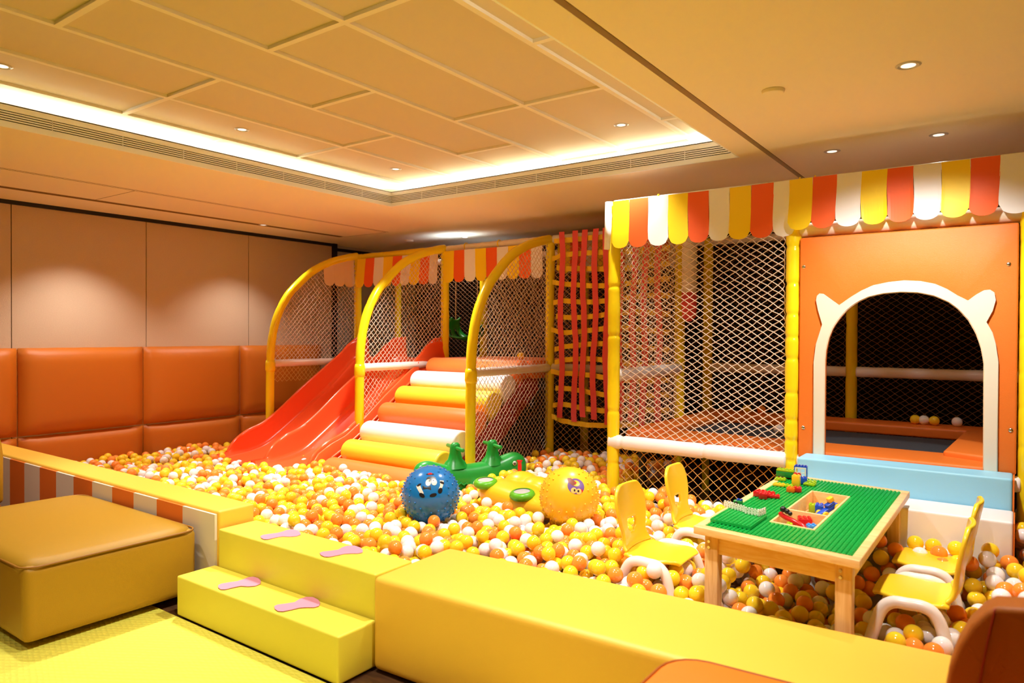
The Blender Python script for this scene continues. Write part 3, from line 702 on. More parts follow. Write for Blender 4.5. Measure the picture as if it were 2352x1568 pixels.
t = thing('punch_bag', 'hanging white punch bag with red pattern behind the front netting', 'punch bag', (-2.385, 5.9, 0))
t.location = (-2.28, 5.75, 0)
bm = bmesh.new(); tube(bm, [(-2.28, 5.75, z) for z in (2.35, 2.34, 2.3, 1.72, 1.65, 1.62)], [.03, .055, .062, .062, .052, .02], 20); rel(finish('bag', bm, M['cream'], t, smooth=True), t)
bm = bmesh.new(); tube(bm, [(-2.28, 5.75, z) for z in (1.86, 1.72, 1.65, 1.615)], [.063, .063, .054, .02], 20); rel(finish('bottom_band', bm, M['strap_r'], t, smooth=True, label='red lower part'), t)
bm = bmesh.new(); tube(bm, [(-2.28, 5.75, 2.42), (-2.28, 5.75, 2.34)], .006, 6); rel(finish('cord', bm, M['net'], t), t)

# ------------------------------------------------------------------ big toys in the balls
def bumpy_ball(cx, cy, cz, r, m, label, tilt):
    t = thing('bumpy_ball', label, 'exercise ball', (cx, cy, cz-r), 'big bumpy balls')
    bm = bmesh.new(); sph(bm, (0, 0, r), r, 48, 28)
    Rm = Matrix.Rotation(tilt, 3, 'X')
    for lat in range(-60, 61, 12):
        if abs(lat) < 8: pass
        n = int(26*math.cos(R(lat)))
        for k in range(n):
            a = 2*math.pi*(k+.5*(lat//12 % 2))/n
            d = Rm @ Vector((math.cos(R(lat))*math.cos(a), math.cos(R(lat))*math.sin(a), math.sin(R(lat))))
            if d.dot(face_dir) > .80: continue
            sph(bm, Vector((0, 0, r))+d*r*1.003, .0068, 6, 4)
    finish('ball', bm, m, t, smooth=True)
    return t
def decal(t, r, u, v, pts, m, lift, name, label=None):
    """flat print wrapped on the ball; u, v = direction to the centre of the print in degrees"""
    ctr = (Matrix.Rotation(R(u), 3, 'Z') @ Matrix.Rotation(R(-v), 3, 'Y')) @ Vector((1, 0, 0))
    ey = Vector((0, 0, 1)); ex = ey.cross(ctr).normalized(); ey = ctr.cross(ex)
    bm = bmesh.new(); cx = sum(p[0] for p in pts)/len(pts); cy = sum(p[1] for p in pts)/len(pts)
    def W(a, b): return Vector((0, 0, r)) + (ctr + ex*a/r + ey*b/r).normalized()*(r+lift)
    c = bm.verts.new(W(cx, cy)); mid = [bm.verts.new(W((a+cx)/2, (b+cy)/2)) for a, b in pts]; ou = [bm.verts.new(W(a, b)) for a, b in pts]; n = len(pts)
    for i in range(n):
        bm.faces.new((c, mid[i], mid[(i+1) % n])); bm.faces.new((mid[i], ou[i], ou[(i+1) % n], mid[(i+1) % n]))
    bmesh.ops.recalc_face_normals(bm, faces=bm.faces[:])
    return finish(name, bm, m, t, smooth=True, label=label)
def ell(cx, cy, a, b, n=20, rot=0): return [(cx + a*math.cos(2*math.pi*k/n)*math.cos(rot) - b*math.sin(2*math.pi*k/n)*math.sin(rot), cy + a*math.cos(2*math.pi*k/n)*math.sin(rot) + b*math.sin(2*math.pi*k/n)*math.cos(rot)) for k in range(n)]
face_dir = (Vector((0, 0, 1.5)) - Vector((-2.96, 3.26, .5)) + Vector((0, 0, .5))).normalized()
bb = bumpy_ball(-2.96, 3.26, .50, .178, M['blueb'], 'big blue bumpy rubber ball with a printed black and white face', .3)
au = math.degrees(math.atan2(-3.26, 2.96)); av = 28
for pts, m_, l, nm in (
    (ell(.002, .040, .024, .016), 'ink', .0007, 'print'), (ell(-.004, .072, .022, .008), 'ink', .0006, 'print'), (ell(-.004, .075, .012, .008), 'red', .0009, 'print'),
    (ell(-.012, .020, .013, .017), 'b_wh', .0010, 'print'), (ell(.016, .022, .014, .017), 'b_wh', .0011, 'print'), (ell(-.006, .028, .004, .004), 'ink', .0014, 'print'), (ell(.012, .030, .004, .004), 'ink', .0014, 'print'),
    ([(-.040, .006), (-.020, -.004), (0, .002), (.002, -.018), (-.018, -.010), (-.038, -.014)], 'ink', .0008, 'print'),
    (ell(.012, -.042, .018, .009, rot=.25), 'ink', .0008, 'print'),
    ([(-.078, .010), (-.056, .018), (-.044, -.010), (-.034, -.032), (-.048, -.044), (-.062, -.020), (-.072, -.004)], 'b_wh', .0008, 'print'), (ell(-.045, -.042, .017, .011, rot=-.6), 'ink', .0010, 'print'), (ell(-.060, .012, .014, .006, rot=.3), 'ink', .0011, 'print'),
    ([(.046, .034), (.070, .036), (.062, .004), (.050, -.020), (.036, -.016), (.046, .006)], 'b_wh', .0008, 'print'), (ell(.047, -.020, .012, .015, rot=-.5), 'ink', .0010, 'print'), (ell(.058, .022, .013, .007, rot=-.2), 'ink', .0011, 'print')):
    decal(bb, .178, au, av, [(a*1.28, b*1.28) for a, b in pts], M[m_], l, nm)
face_dir = (Vector((0, 0, 1.5)) - Vector((-2.24, 3.73, .5)) + Vector((0, 0, .6))).normalized()
yb = bumpy_ball(-2.24, 3.73, .50, .182, M['yelb'], 'big yellow bumpy rubber ball with a small purple cartoon print', .1)
au = math.degrees(math.atan2(-3.73, 2.24)); av = 32
for pts, m_, l in ((ell(.040, .005, .050, .047, 28), 'purple', .0006), (ell(.036, .020, .022, .018), 'ytoy', .0010), ([(-.012, .050), (.008, .052), (.018, .040), (.036, .028), (.034, .012), (.018, .004), (-.002, .018), (-.010, .036)], 'brown', .0014),
    (ell(.033, .022, .006, .005), 'red', .0018), (ell(.024, -.022, .016, .016), 'skin', .0012), (ell(.054, -.026, .017, .017), 'skin', .0013), (ell(.028, -.021, .005, .007), 'ink', .0018), (ell(.050, -.024, .006, .007), 'ink', .0019), (ell(.074, -.020, .005, .009), 'red', .0012)):
    decal(yb, .182, au, av, [(a*1.12, b*1.12) for a, b in pts], M[m_], l, 'print')

# crocodile rocker
cr0, cr1 = Vector((-3.78, 4.04, 0)), Vector((-3.38, 4.86, 0)); dcr = (cr1-cr0).normalized(); Lc = (cr1-cr0).length; ncr = Vector((0, 0, 1)).cross(dcr)
def CP(s, t, z): return cr0 + (cr1-cr0)*s + ncr*t + Vector((0, 0, z))
t = thing('crocodile_rocker', 'green plastic crocodile seesaw with two handle posts, half sunk in the balls', 'rocking toy', CP(.5, 0, 0))
bm = bmesh.new(); prof = [(-.06, .40, .30, .02), (-.05, .46, .24, .06), (-.01, .495, .2, .085), (.06, .51, .18, .095), (.13, .492, .16, .10), (.20, .468, .14, .105), (.30, .455, .12, .11), (.45, .448, .12, .112), (.60, .458, .12, .11), (.72, .472, .14, .105), (.80, .495, .18, .10), (.87, .518, .24, .095), (.93, .518, .28, .09), (.98, .495, .30, .08), (1.01, .46, .33, .06), (1.02, .42, .37, .02)]
rings = []
for s, zt, zb, wv in prof:
    zc, hh = (zt+zb)/2, (zt-zb)/2
    rings.append([bm.verts.new(CP(s, wv*math.copysign(abs(math.sin(a))**.8, math.sin(a)), zc + hh*math.copysign(abs(math.cos(a))**.9, math.cos(a)))) for a in [2*math.pi*k/24 for k in range(24)]])
for a, b in zip(rings, rings[1:]):
    for k in range(24): bm.faces.new((a[k], a[(k+1) % 24], b[(k+1) % 24], b[k]))
bm.faces.new(rings[0]); bm.faces.new(rings[-1][::-1]); bmesh.ops.recalc_face_normals(bm, faces=bm.faces[:])
o = rel(finish('body', bm, M['green'], t, smooth=True), t); q = o.modifiers.new('s', 'SUBSURF'); q.levels = 1; q.render_levels = 2
for s in (.325, .69):
    bm = bmesh.new(); rings = []
    for z, ls, wt in ((.43, .11, .085), (.475, .085, .06), (.50, .06, .045), (.55, .047, .038), (.59, .044, .036), (.615, .038, .032), (.63, .022, .02)):
        rings.append([bm.verts.new(CP(s, wt*math.sin(a), z) + dcr*ls*math.cos(a)) for a in [2*math.pi*k/16 for k in range(16)]])
    for a, b in zip(rings, rings[1:]):
        for k in range(16): bm.faces.new((a[k], a[(k+1) % 16], b[(k+1) % 16], b[k]))
    bm.faces.new(rings[-1]); bmesh.ops.recalc_face_normals(bm, faces=bm.faces[:])
    hp = rel(finish('handle_post', bm, M['green'], t, smooth=True), t)
    bm = bmesh.new(); tube(bm, [CP(s, q_, .588) for q_ in (-.155, -.15, .15, .155)], [.012, .0155, .0155, .012], 12)
    finish('handle_bar', bm, M['green'], hp, smooth=True)
for sd in (-1, 1):
    for rr_, m_, off in ((.018, 'b_wh', 0), (.011, 'ink', .003), (.005, 'b_wh', .005)):
        bm = bmesh.new(); c = CP(.862, sd*(.094+off), .440+(.004 if rr_ < .006 else 0)); cyl(bm, c, ncr*sd, rr_, .004, 18); rel(finish('eye', bm, M[m_], t, smooth=True), t)
bm = bmesh.new()
for sd in (-1,):
    zz = [CP(.15+.5*k/20, sd*-.13, .335+(.018 if k % 2 else 0)-.05*(k/20)) for k in range(21)]
    tube(bm, [CP(.15+.5*k/20, -.115, .33+(.018 if k % 2 else 0)-.06*(k/20)) for k in range(21)], .009, 8)
rel(finish('teeth', bm, M['green'], t, smooth=True, label='wavy row of teeth'), t)

# overturned ride-on toy
t = thing('ride_on_toy', 'yellow plastic ride-on toy lying on its side with lime green wheels up', 'ride-on toy', (-2.95, 4.0, 0))
bm = bmesh.new(); rings = []
for x, y, wx, z0_, z1_ in ((-3.22, 4.16, .03, .33, .38), (-3.16, 4.12, .12, .27, .43), (-3.0, 4.08, .17, .25, .455), (-2.85, 4.05, .18, .25, .455), (-2.7, 4.0, .165, .25, .44), (-2.58, 3.96, .13, .26, .425), (-2.45, 3.92, .10, .28, .40), (-2.40, 3.90, .03, .31, .36)):
    rings.append([bm.verts.new((x+wx*.25*math.sin(a), y+wx*math.sin(a), (z0_+z1_)/2+(z1_-z0_)/2*math.copysign(abs(math.cos(a))**.7, math.cos(a)))) for a in [2*math.pi*k/20 for k in range(20)]])
for a, b in zip(rings, rings[1:]):
    for k in range(20): bm.faces.new((a[k], a[(k+1) % 20], b[(k+1) % 20], b[k]))
bm.faces.new(rings[0]); bm.faces.new(rings[-1]); bmesh.ops.recalc_face_normals(bm, faces=bm.faces[:])
o = rel(finish('body', bm, M['ytoy'], t, smooth=True), t); q = o.modifiers.new('s', 'SUBSURF'); q.levels = 1; q.render_levels = 1
bm = bmesh.new(); sph(bm, (-2.97, 4.27, .385), 1, 24, 14, (.15, .13, .10)); sph(bm, (-2.83, 4.24, .38), 1, 24, 14, (.13, .12, .09)); rel(finish('head', bm, M['ytoy'], t, smooth=True), t)
for (x, y, z, tx, ty) in ((-3.09, 3.985, .412, .03, -.10), (-2.70, 3.885, .400, .0, -.12)):
    ax = Vector((tx, ty, 1)).normalized()
    bm = bmesh.new(); prof = [(.034, -.006), (.070, -.006), (.083, .004), (.087, .020), (.083, .036), (.070, .046), (.056, .046)]
    s1 = ax.orthogonal().normalized(); s2 = ax.cross(s1); n = 36; rg = []
    for rr_, h in prof: rg.append([bm.verts.new(Vector((x, y, z)) + ax*h + (s1*math.cos(2*math.pi*k/n) + s2*math.sin(2*math.pi*k/n))*(rr_ + (.0025 if (k//2) % 2 and .01 < h < .035 else 0))) for k in range(n)])
    for a, b in zip(rg, rg[1:]):
        for k in range(n): bm.faces.new((a[k], a[(k+1) % n], b[(k+1) % n], b[k]))
    bmesh.ops.recalc_face_normals(bm, faces=bm.faces[:])
    wh = rel(finish('wheel', bm, M['lgreen'], t, smooth=True, label='lime green wheel'), t)
    bm = bmesh.new(); cyl(bm, Vector((x, y, z))+ax*.034, ax, .060, .008, 28)
    finish('hub', bm, M['tyrehub'], wh, bevel=.003, label='white hub')
bm = bmesh.new(); tube(bm, [(-3.03, 4.32, .44), (-3.035, 4.33, .50), (-3.04, 4.335, .535), (-3.04, 4.335, .55)], [.016, .015, .015, .024], 12); rel(finish('horn', bm, M['red'], t, smooth=True, label='red knob'), t)
bm = bmesh.new(); tube(bm, [(-2.98+.055*math.cos(a)*.7-.02, 4.33+.06*math.sin(a), .43-.07*math.cos(a)*.2+.055*math.cos(a)) for a in [2*math.pi*k/16 for k in range(17)]], .008, 8); rel(finish('collar', bm, M['red'], t, smooth=True, label='red collar'), t)
bm = bmesh.new(); prism(bm, [(-3.0, .47), (-2.96, .485), (-2.93, .47), (-2.90, .478), (-2.89, .45), (-2.96, .44)], 'y', 4.33, 4.37); rel(finish('mane', bm, M['b_wh'], t, bevel=.006), t)

# ------------------------------------------------------------------ building table
TA, TB, TD = Vector((-1.114, 2.875, 0)), Vector((-.455, 2.785, 0)), Vector((-.453, 4.194, 0))
eu, ev = (TB-TA)/.66, (TD-TB)/1.40
TM = Matrix(((eu.x, ev.x, 0, TA.x), (eu.y, ev.y, 0, TA.y), (0, 0, 1, 0), (0, 0, 0, 1)))
ZT = .69
table = thing('building_table', 'pine building brick table with a green studded top and a sunken bin', 'play table', TM @ Vector((.33, .7, 0)))
def tpart(name, bm, m, **k):
    for v in bm.verts: v.co = TM @ v.co
    bm.normal_update(); return rel(finish(name, bm, m, table, **k), table)
H0, H1, H2, HM = (.240, .300), (.432, 1.055), None, .575    # bin opening u0,v0 .. u1,v1
bm = bmesh.new()
for a in ((0, .66, 0, .045), (0, .66, 1.355, 1.40), (0, .035, .045, 1.355), (.625, .66, .045, 1.355)): box(bm, a[0], a[1], a[2], a[3], ZT-.033, ZT)
tpart('top_frame', bm, M['wood'], bevel=.004)
bm = bmesh.new(); zt = ZT-.004
for a in ((.035, .240, .045, 1.355), (.432, .625, .045, 1.355), (.240, .432, .045, .300), (.240, .432, 1.055, 1.355)): box(bm, a[0], a[1], a[2], a[3], zt-.012, zt)
nu, nv = 32, 70
for i in range(nu):
    for j in range(nv):
        u, v = .035+.59*(i+.5)/nu, .045+1.31*(j+.5)/nv
        if .236 < u < .436 and .296 < v < 1.06: continue
        P = [(u+.0062*math.cos(R(45*k+22)), v+.0062*math.sin(R(45*k+22))) for k in range(8)]
        lo = [bm.verts.new((p[0], p[1], zt)) for p in P]; hi = [bm.verts.new((p[0], p[1], zt+.0055)) for p in P]
        bm.faces.new(hi)
        for k in range(8): bm.faces.new((lo[k], lo[(k+1) % 8], hi[(k+1) % 8], hi[k]))
tpart('baseboard', bm, M['plate'], label='green studded baseboard')
bm = bmesh.new(); th = .010
for a in ((.240, .250, .300, 1.055), (.422, .432, .300, 1.055), (.250, .422, .300, .310), (.250, .422, 1.045, 1.055), (.250, .422, HM-.005, HM+.005)): box(bm, a[0], a[1], a[2], a[3], ZT-.075, ZT+.001)
box(bm, .24, .432, .30, 1.055, ZT-.085, ZT-.075)
tpart('storage_bin', bm, M['wood'], bevel=.002)
bm = bmesh.new(); box(bm, .09, .57, .055, .075, ZT-.115, ZT-.034); box(bm, .09, .57, 1.325, 1.345, ZT-.115, ZT-.034); box(bm, .045, .065, .1, 1.3, ZT-.115, ZT-.034); box(bm, .595, .615, .1, 1.3, ZT-.115, ZT-.034)
tpart('apron', bm, M['wood'], bevel=.003)
for u in (.035, .565):
    for v in (.045, 1.295):
        o = tpart('leg', B(u, u+.06, v, v+.06, 0, ZT-.034), M['woodv'], bevel=.005)
        for z in (.625, .60):
            bm = bmesh.new(); p = TM @ Vector((u+.02+.02*(z < .59), v-.001, z)); cyl(bm, p, (0, -1, 0), .006, .003, 12)
            finish('bolt', bm, M['chrome'], o)
bm = bmesh.new(); box(bm, .035, .216, .11, .345, ZT+.002, ZT+.014)
for i in range(10):
    for j in range(13):
        cyl(bm, (.044+.018*i, .12+.018*j, ZT+.014), (0, 0, 1), .0058, .004, 8)
o = finish('building_plate', bm, M['plate'], None)
for v in o.data.vertices: v.co = TM @ v.co
tag(o, 'extra green studded plate stacked on the near left of the building table', 'building plate')

# bricks
def brick(u, v, z, nu, nv, h, m, label, rot=0, p=.016, name='toy_brick', group='toy building bricks'):
    p = p*1.22; h = h*1.15; bm = bmesh.new(); box(bm, -nu*p/2+.0004, nu*p/2-.0004, -nv*p/2+.0004, nv*p/2-.0004, 0, h)
    for i in range(nu):
        for j in range(nv): cyl(bm, ((i+.5-nu/2)*p, (j+.5-nv/2)*p, h), (0, 0, 1), p*.31, .0045, 10)
    o = finish(name, bm, M[m], None, bevel=.0012, seg=2, label=label, cat='toy brick', group=group)
    o.location = TM @ Vector((u, v, z)); o.rotation_euler = (0, 0, rot); return o
zb = ZT+.0015
brick(.062, 1.272, zb, 2, 6, .004, 'maroon', 'flat dark red brick plate under the green brick and toy window', R(-60))
brick(.050, 1.262, zb+.009, 5, 2, .026, 'b_gr', 'dark green long brick beside the toy window at the far table corner', R(-8))
brick(.052, 1.262, zb+.0405, 5, 2, .009, 'b_lime', 'lime plate stacked on the long dark green brick', R(-8))
brick(.040, 1.19, zb, 3, 2, .010, 'b_lime', 'small lime plate in front of the long dark green brick', R(5))
brick(.075, 1.04, zb, 3, 2, .010, 'b_yel', 'flat yellow brick plate lying beside a lime one')
brick(.115, 1.05, zb, 3, 2, .009, 'b_lime', 'flat lime brick plate lying beside the yellow one', R(4))
brick(.150, 1.10, zb, 2, 2, .050, 'b_yel', 'tall amber yellow brick standing behind the orange brick')
brick(.163, 1.19, zb, 2, 2, .030, 'b_blue', 'blue brick behind the tall amber brick', R(20))
brick(.135, 1.18, zb, 2, 1, .046, 'b_red', 'small red brick between the tall amber brick and the toy window')
brick(.205, 1.17, zb, 3, 2, .010, 'b_lime', 'lime plate at the right of the tall amber brick', R(-5))
brick(.195, 1.235, zb, 3, 2, .010, 'b_lime', 'lime plate lying farther back, right of the toy window', R(12))
brick(.165, .94, zb, 2, 2, .020, 'b_or', 'orange brick next to the corner of the storage bin')
brick(.192, .965, zb, 2, 2, .020, 'b_red', 'red brick touching the orange brick near the storage bin', R(10))
brick(.060, .735, zb, 2, 3, .022, 'b_red', 'left red brick of the loose red pair on the green table', R(-10))
brick(.090, .70, zb, 2, 3, .024, 'b_red', 'middle red brick, tilted over its neighbour on the green table', R(15))
brick(.095, .775, zb, 3, 2, .016, 'b_red', 'red brick farthest back of the loose red group', R(-5))
brick(.130, .745, zb, 3, 2, .012, 'b_red', 'low red brick at the right of the loose red group', R(10))
# green animal head brick
t = thing('brick_animal', 'small green brick animal head with a black eye by the white fence', 'toy brick', TM @ Vector((.052, .425, zb)), 'toy building bricks')
finish('head', B(-.018, .022, -.014, .014, .008, .036), M['b_gr'], t, bevel=.005)
finish('jaw', B(-.026, .014, -.014, .014, 0, .010), M['b_red'], t, bevel=.002)
bm = bmesh.new()
for i in (0, 1):
    for j in (0, 1): cyl(bm, (.002+.014*i, -.007+.014*j, .036), (0, 0, 1), .005, .006, 10)
finish('cap', bm, M['b_blue'], t)
bm = bmesh.new(); cyl(bm, (-.002, -.0135, .026), (0, -1, 0), .0065, .002, 14); finish('eye', bm, M['ink'], t)
# toy window
t = thing('toy_window', 'blue framed toy brick window with cream shutter standing on the far corner', 'toy brick', TM @ Vector((.128, 1.285, zb+.006)), 'toy building bricks', (0, 0, R(6)))
bm = bmesh.new(); box(bm, -.034, .034, -.016, .016, 0, .004); box(bm, -.034, .034, -.016, .016, .066, .072); box(bm, -.034, -.030, -.016, .016, .004, .066); box(bm, .030, .034, -.016, .016, .004, .066)
for i in range(4):
    for j in range(2): cyl(bm, (-.024+.016*i, -.008+.016*j, .072), (0, 0, 1), .005, .005, 10)
finish('frame', bm, M['b_blue'], t)
bm = bmesh.new(); box(bm, -.029, .029, -.019, -.014, .006, .012); box(bm, -.029, .029, -.019, -.014, .058, .064); box(bm, -.029, -.022, -.019, -.014, .012, .058); box(bm, .022, .029, -.019, -.014, .012, .058); box(bm, -.022, .022, -.019, -.014, .033, .037); box(bm, -.002, .002, -.019, -.014, .012, .058)
finish('shutter', bm, M['b_wh'], t)
def fence(u0, v0, du, dv, n, label):
    t = thing('toy_fence', label, 'toy fence', TM @ Vector((u0, v0, ZT+.018)), 'white toy fences')
    a = Vector((du, dv, 0)); L_ = a.length
    bm = bmesh.new(); ang = math.atan2(dv, du); Mr = Matrix.Rotation(ang, 4, 'Z')
    for k in range(n):
        x = L_*(k+.5)/n; box(bm, x-.0045, x+.0045, -.003, .003, 0, .024, 0, Mr); cyl(bm, Mr @ Vector((x, 0, .024)), (0, 0, 1), .0045, .004, 8)
    finish('picket', bm, M['b_wh'], t)
    bm = bmesh.new(); box(bm, 0, L_, -.002, .002, .006, .011, 0, Mr); box(bm, 0, L_, -.002, .002, .017, .021, 0, Mr); finish('fence_rail', bm, M['b_wh'], t)
fence(.012, .345, .115, -.055, 8, 'long white toy picket fence on the extra green plate')
fence(.130, .290, .070, -.010, 5, 'short white toy fence piece joined to the long one')
fence(.196, .275, .012, .075, 4, 'white toy gate piece turned away at the end of the fence')
# toys inside the bin
zf = ZT-.074
brick(.285, .90, zf, 2, 2, .035, 'b_lime', 'lime brick in the far bin compartment left of the toy car', R(10))
brick(.320, .885, zf+.001, 2, 3, .040, 'b_blue', 'blue brick in the far bin compartment between lime brick and toy car', R(10))
brick(.275, .66, zf, 3, 2, .030, 'b_yel', 'yellow brick lying by the bin divider', R(30))
brick(.305, .72, zf, 2, 3, .022, 'b_sky', 'sky blue brick lying in the far bin compartment', R(-30))
brick(.335, .69, zf, 3, 2, .018, 'b_red', 'red brick lying in the far bin compartment', R(15))
brick(.375, .68, zf, 3, 3, .016, 'b_gr', 'dark green plate in the far bin compartment below the toy car', R(-15))
brick(.295, .50, zf, 3, 3, .030, 'b_lime', 'lime plate in the near bin compartment', R(5))
brick(.335, .53, zf+.001, 3, 3, .050, 'b_red', 'red brick with steps in the near bin compartment', R(20))
brick(.405, .37, zf, 2, 2, .065, 'b_sky', 'sky blue brick at the near right corner of the bin', R(35))
t = thing('toy_car', 'blue toy car with yellow wheels propped up in the far bin compartment', 'toy car', TM @ Vector((.375, .86, zf)), None)
bm = bmesh.new(); Mr = Matrix.Rotation(R(55), 4, 'Z') @ Matrix.Rotation(R(-24), 4, 'Y'); box(bm, -.06, .06, -.014, .014, .03, .05, 0, Mr); box(bm, .0, .045, -.014, .014, .05, .066, 0, Mr); finish('body', bm, M['b_blue'], t, bevel=.003)
for x in (-.035, .045):
    for sd in (-1, 1):
        bm = bmesh.new(); cyl(bm, Mr @ Vector((x, sd*.016, .032)), Mr.to_3x3() @ Vector((0, sd, 0)), .019, .012, 20); wl = finish('wheel', bm, M['b_yel'], t, bevel=.003)
        bm = bmesh.new(); cyl(bm, Mr @ Vector((x, sd*.028, .032)), Mr.to_3x3() @ Vector((0, sd, 0)), .006, .002, 12); finish('hub', bm, M['b_blue'], wl)
bm = bmesh.new(); Mr2 = Mr; box(bm, .02, .05, -.012, .012, .066, .09, 0, Mr2); finish('cab', bm, M['b_yel'], t, bevel=.004)
t = thing('toy_track', 'curved red toy track piece sticking out of the near bin compartment', 'toy brick', TM @ Vector((.33, .40, zf)), None)
bm = bmesh.new(); tube(bm, catmull([(-.075, .03, .085), (-.045, .0, .08), (0, -.03, .075), (.04, -.045, .062), (.062, -.05, .04)], 6), .011, 8); finish('rail', bm, M['b_red'], t, smooth=True)
bm = bmesh.new(); tube(bm, [(.0, -.03, .075), (.0, -.02, .0)], .008, 8); finish('support', bm, M['b_red'], t, smooth=True)
t = thing('toy_figure', 'black toy piece lying across the near left corner of the bin', 'toy brick', TM @ Vector((.272, .40, zf+.10)), None)
bm = bmesh.new(); sph(bm, (0, 0, .012), .014, 12, 8); sph(bm, (.02, -.012, .008), .012, 12, 8); sph(bm, (.036, -.024, .003), .010, 12, 8); finish('body', bm, M['b_bk'], t, smooth=True)

# ------------------------------------------------------------------ children's chairs
def chair_meshes():
    prof = catmull([(-.035, .742, 0), (-.028, .70, 0), (-.012, .62, 0), (.0, .54, 0), (.008, .48, 0), (.025, .442, 0), (.06, .424, 0), (.12, .419, 0), (.20, .423, 0), (.27, .427, 0), (.30, .423, 0), (.315, .412, 0)], 3)
    n = len(prof); bm = bmesh.new(); nb = 12; G = {}
    isb = next(i for i, p in enumerate(prof) if p.y < .440)
    for i, p in enumerate(prof):
        z = p.y; s = i/(n-1)
        if i <= isb:
            h = (.742-z)/.31; w_ = .125 + .035*math.sin(min(1, h*3.2)*math.pi/2) - .035*math.exp(-((z-.50)/.06)**2)
            if z > .70: w_ -= .028*((z-.70)/.042)**2
        else: w_ = .160 - .045*max(0, (p.x-.22)/.095)**2
        for j in range(nb+1):
            a = (j/nb*2-1); curve = .018*a*a
            q = Vector((p.x + (curve if i <= isb else 0), a*w_, p.y + (0 if i <= isb else -.004*a*a)))
            G[i, j] = bm.verts.new(q)
    hole = [i for i in range(n) if .505 < prof[i].y < .570 and i < isb]
    for i in range(n-1):
        for j in range(nb):
            if i in hole and j in ((5, 6) if i == hole[-1] else (4, 5, 6, 7)): continue
            bm.faces.new((G[i, j], G[i+1, j], G[i+1, j+1], G[i, j+1])).material_index = 0
    bs = bmesh.new()
    return bm, isb, nb
def build_chair(label, loc, rz):
    t = thing('child_chair', label, 'chair', loc, 'yellow chairs round the building table', (0, 0, rz))
    bm, isb, nb = chair_meshes()
    bm.verts.ensure_lookup_table()
    # split into backrest and seat meshes
    b2 = bm.copy()
    for b_, keep in ((bm, lambda c: c.z > .438), (b2, lambda c: c.z <= .438)):
        bmesh.ops.delete(b_, geom=[f for f in b_.faces if not keep(f.calc_center_median())], context='FACES')
    for b_, nm in ((bm, 'backrest'), (b2, 'seat')):
        bmesh.ops.recalc_face_normals(b_, faces=b_.faces[:])
        o = finish(nm, b_, M['chair'], t, smooth=True)
        s = o.modifiers.new('s', 'SOLIDIFY'); s.thickness = .020; s.offset = 0; s.use_even_offset = True
        q = o.modifiers.new('q', 'SUBSURF'); q.levels = 1; q.render_levels = 2
    for sd in (-1, 1):
        bm = bmesh.new(); tube(bm, catmull([(.0, sd*.20, .03), (.03, sd*.195, .20), (.055, sd*.187, .33), (.085, sd*.184, .395), (.125, sd*.182, .415), (.18, sd*.182, .415), (.235, sd*.184, .410), (.275, sd*.188, .37), (.305, sd*.195, .27), (.335, sd*.20, .15), (.355, sd*.205, .03)], 5), .0245, 14)
        o = finish('leg_loop', bm, M['tubechair'], t, smooth=True, label='white tubular leg loop')
        bm = bmesh.new(); tube(bm, [(.10, sd*.18, .395), (.10, sd*.10, .402)], .012, 8); tube(bm, [(.23, sd*.18, .395), (.23, sd*.10, .402)], .012, 8)
        finish('bracket', bm, M['tubechair'], o, smooth=True)
    return t
c1 = build_chair('yellow child chair with white legs nearest the camera on the near left of the table', (-1.60, 3.27, 0), 0)
def copy_tree(o, parent=None):
    c = o.copy(); C.objects.link(c); c.parent = parent
    for ch in list(o.children): copy_tree(ch, c)
    return c
for lab, x, y, rz in (('yellow child chair left of the table, behind the nearer chair', -1.61, 3.89, R(2)),
                      ('yellow child chair on the right of the table, nearest the amber barrier', -.175, 3.43, R(180)),
                      ('yellow child chair on the right of the table, by the white step', -.165, 3.925, R(179))):
    c = copy_tree(c1); c.location = (x, y, 0); c.rotation_euler = (0, 0, rz); c['label'] = lab

# ------------------------------------------------------------------ ball pit
RB = .0375
def level(x, y):
    h = .40
    if x < -3.4: h = .40 - .13*min(1, (-3.4-x)/3.2) - .02*max(0, min(1, (y-3.4)/1.2))
    if x < -3.4 and y < 2.9: h += .04*(2.9-y)/.45
    if -1.16 < x < -.38 and y < 4.2: h = .30
    if x >= -.38: h = .30 + .05*max(0, min(1, (y-3.0)/.6)) + .17*max(0, min(1, (y-3.80)/.3)); h = max(h, .30+.20*max(0, min(1, (x+.12)/.25))*max(0, min(1, (y-2.9)/.6)))
    if -1.16 < x < -.38 and y > 3.75: h = .30 + .2*min(1, (y-3.75)/.3)
    if -2.4 < x and y < 2.98: h -= .02
    if x < -2.3 and y < 2.6: h = min(h, .39)
    if y > 3.6: h -= .13*math.exp(-(((x+3.2)/.42)**2 + ((y-3.95)/.35)**2))
    h += .022*math.sin(x*3.1+1)*math.sin(y*4.3) + .012*math.sin(x*9+y*7)
    return h
def barrier_y(x): return 2.46 if x < -2.33 else 2.70 + (x+2.325)*.0511 + .03
def inside(x, y):
    if y < barrier_y(x)+RB*.8 or x < -7.38 or x > .5: return False
    if x > -1.17: return y < (4.11 if x < .02 else 5.2)
    if x > -2.45: return y < 4.66
    if x > -3.80: return y < 5.9
    if x > -5.2: return y < 4.7
    if x > -6.62: return y < 4.75
    return y < 6.0
legs = [(TM @ Vector((u+.03, v+.03, 0)), .05) for u in (.035, .565) for v in (.045, 1.295)]
for cx, cy, sg in ((-1.60, 3.27, 1), (-1.61, 3.89, 1), (-.175, 3.43, -1), (-.165, 3.925, -1)):
    for sd in (-1, 1):
        for q in (.04, .065, .32, .34): legs.append((Vector((cx+sg*q, cy+sd*.195, 0)), .026))
for x in PX: legs.append((Vector((x, F1, 0)), .05))
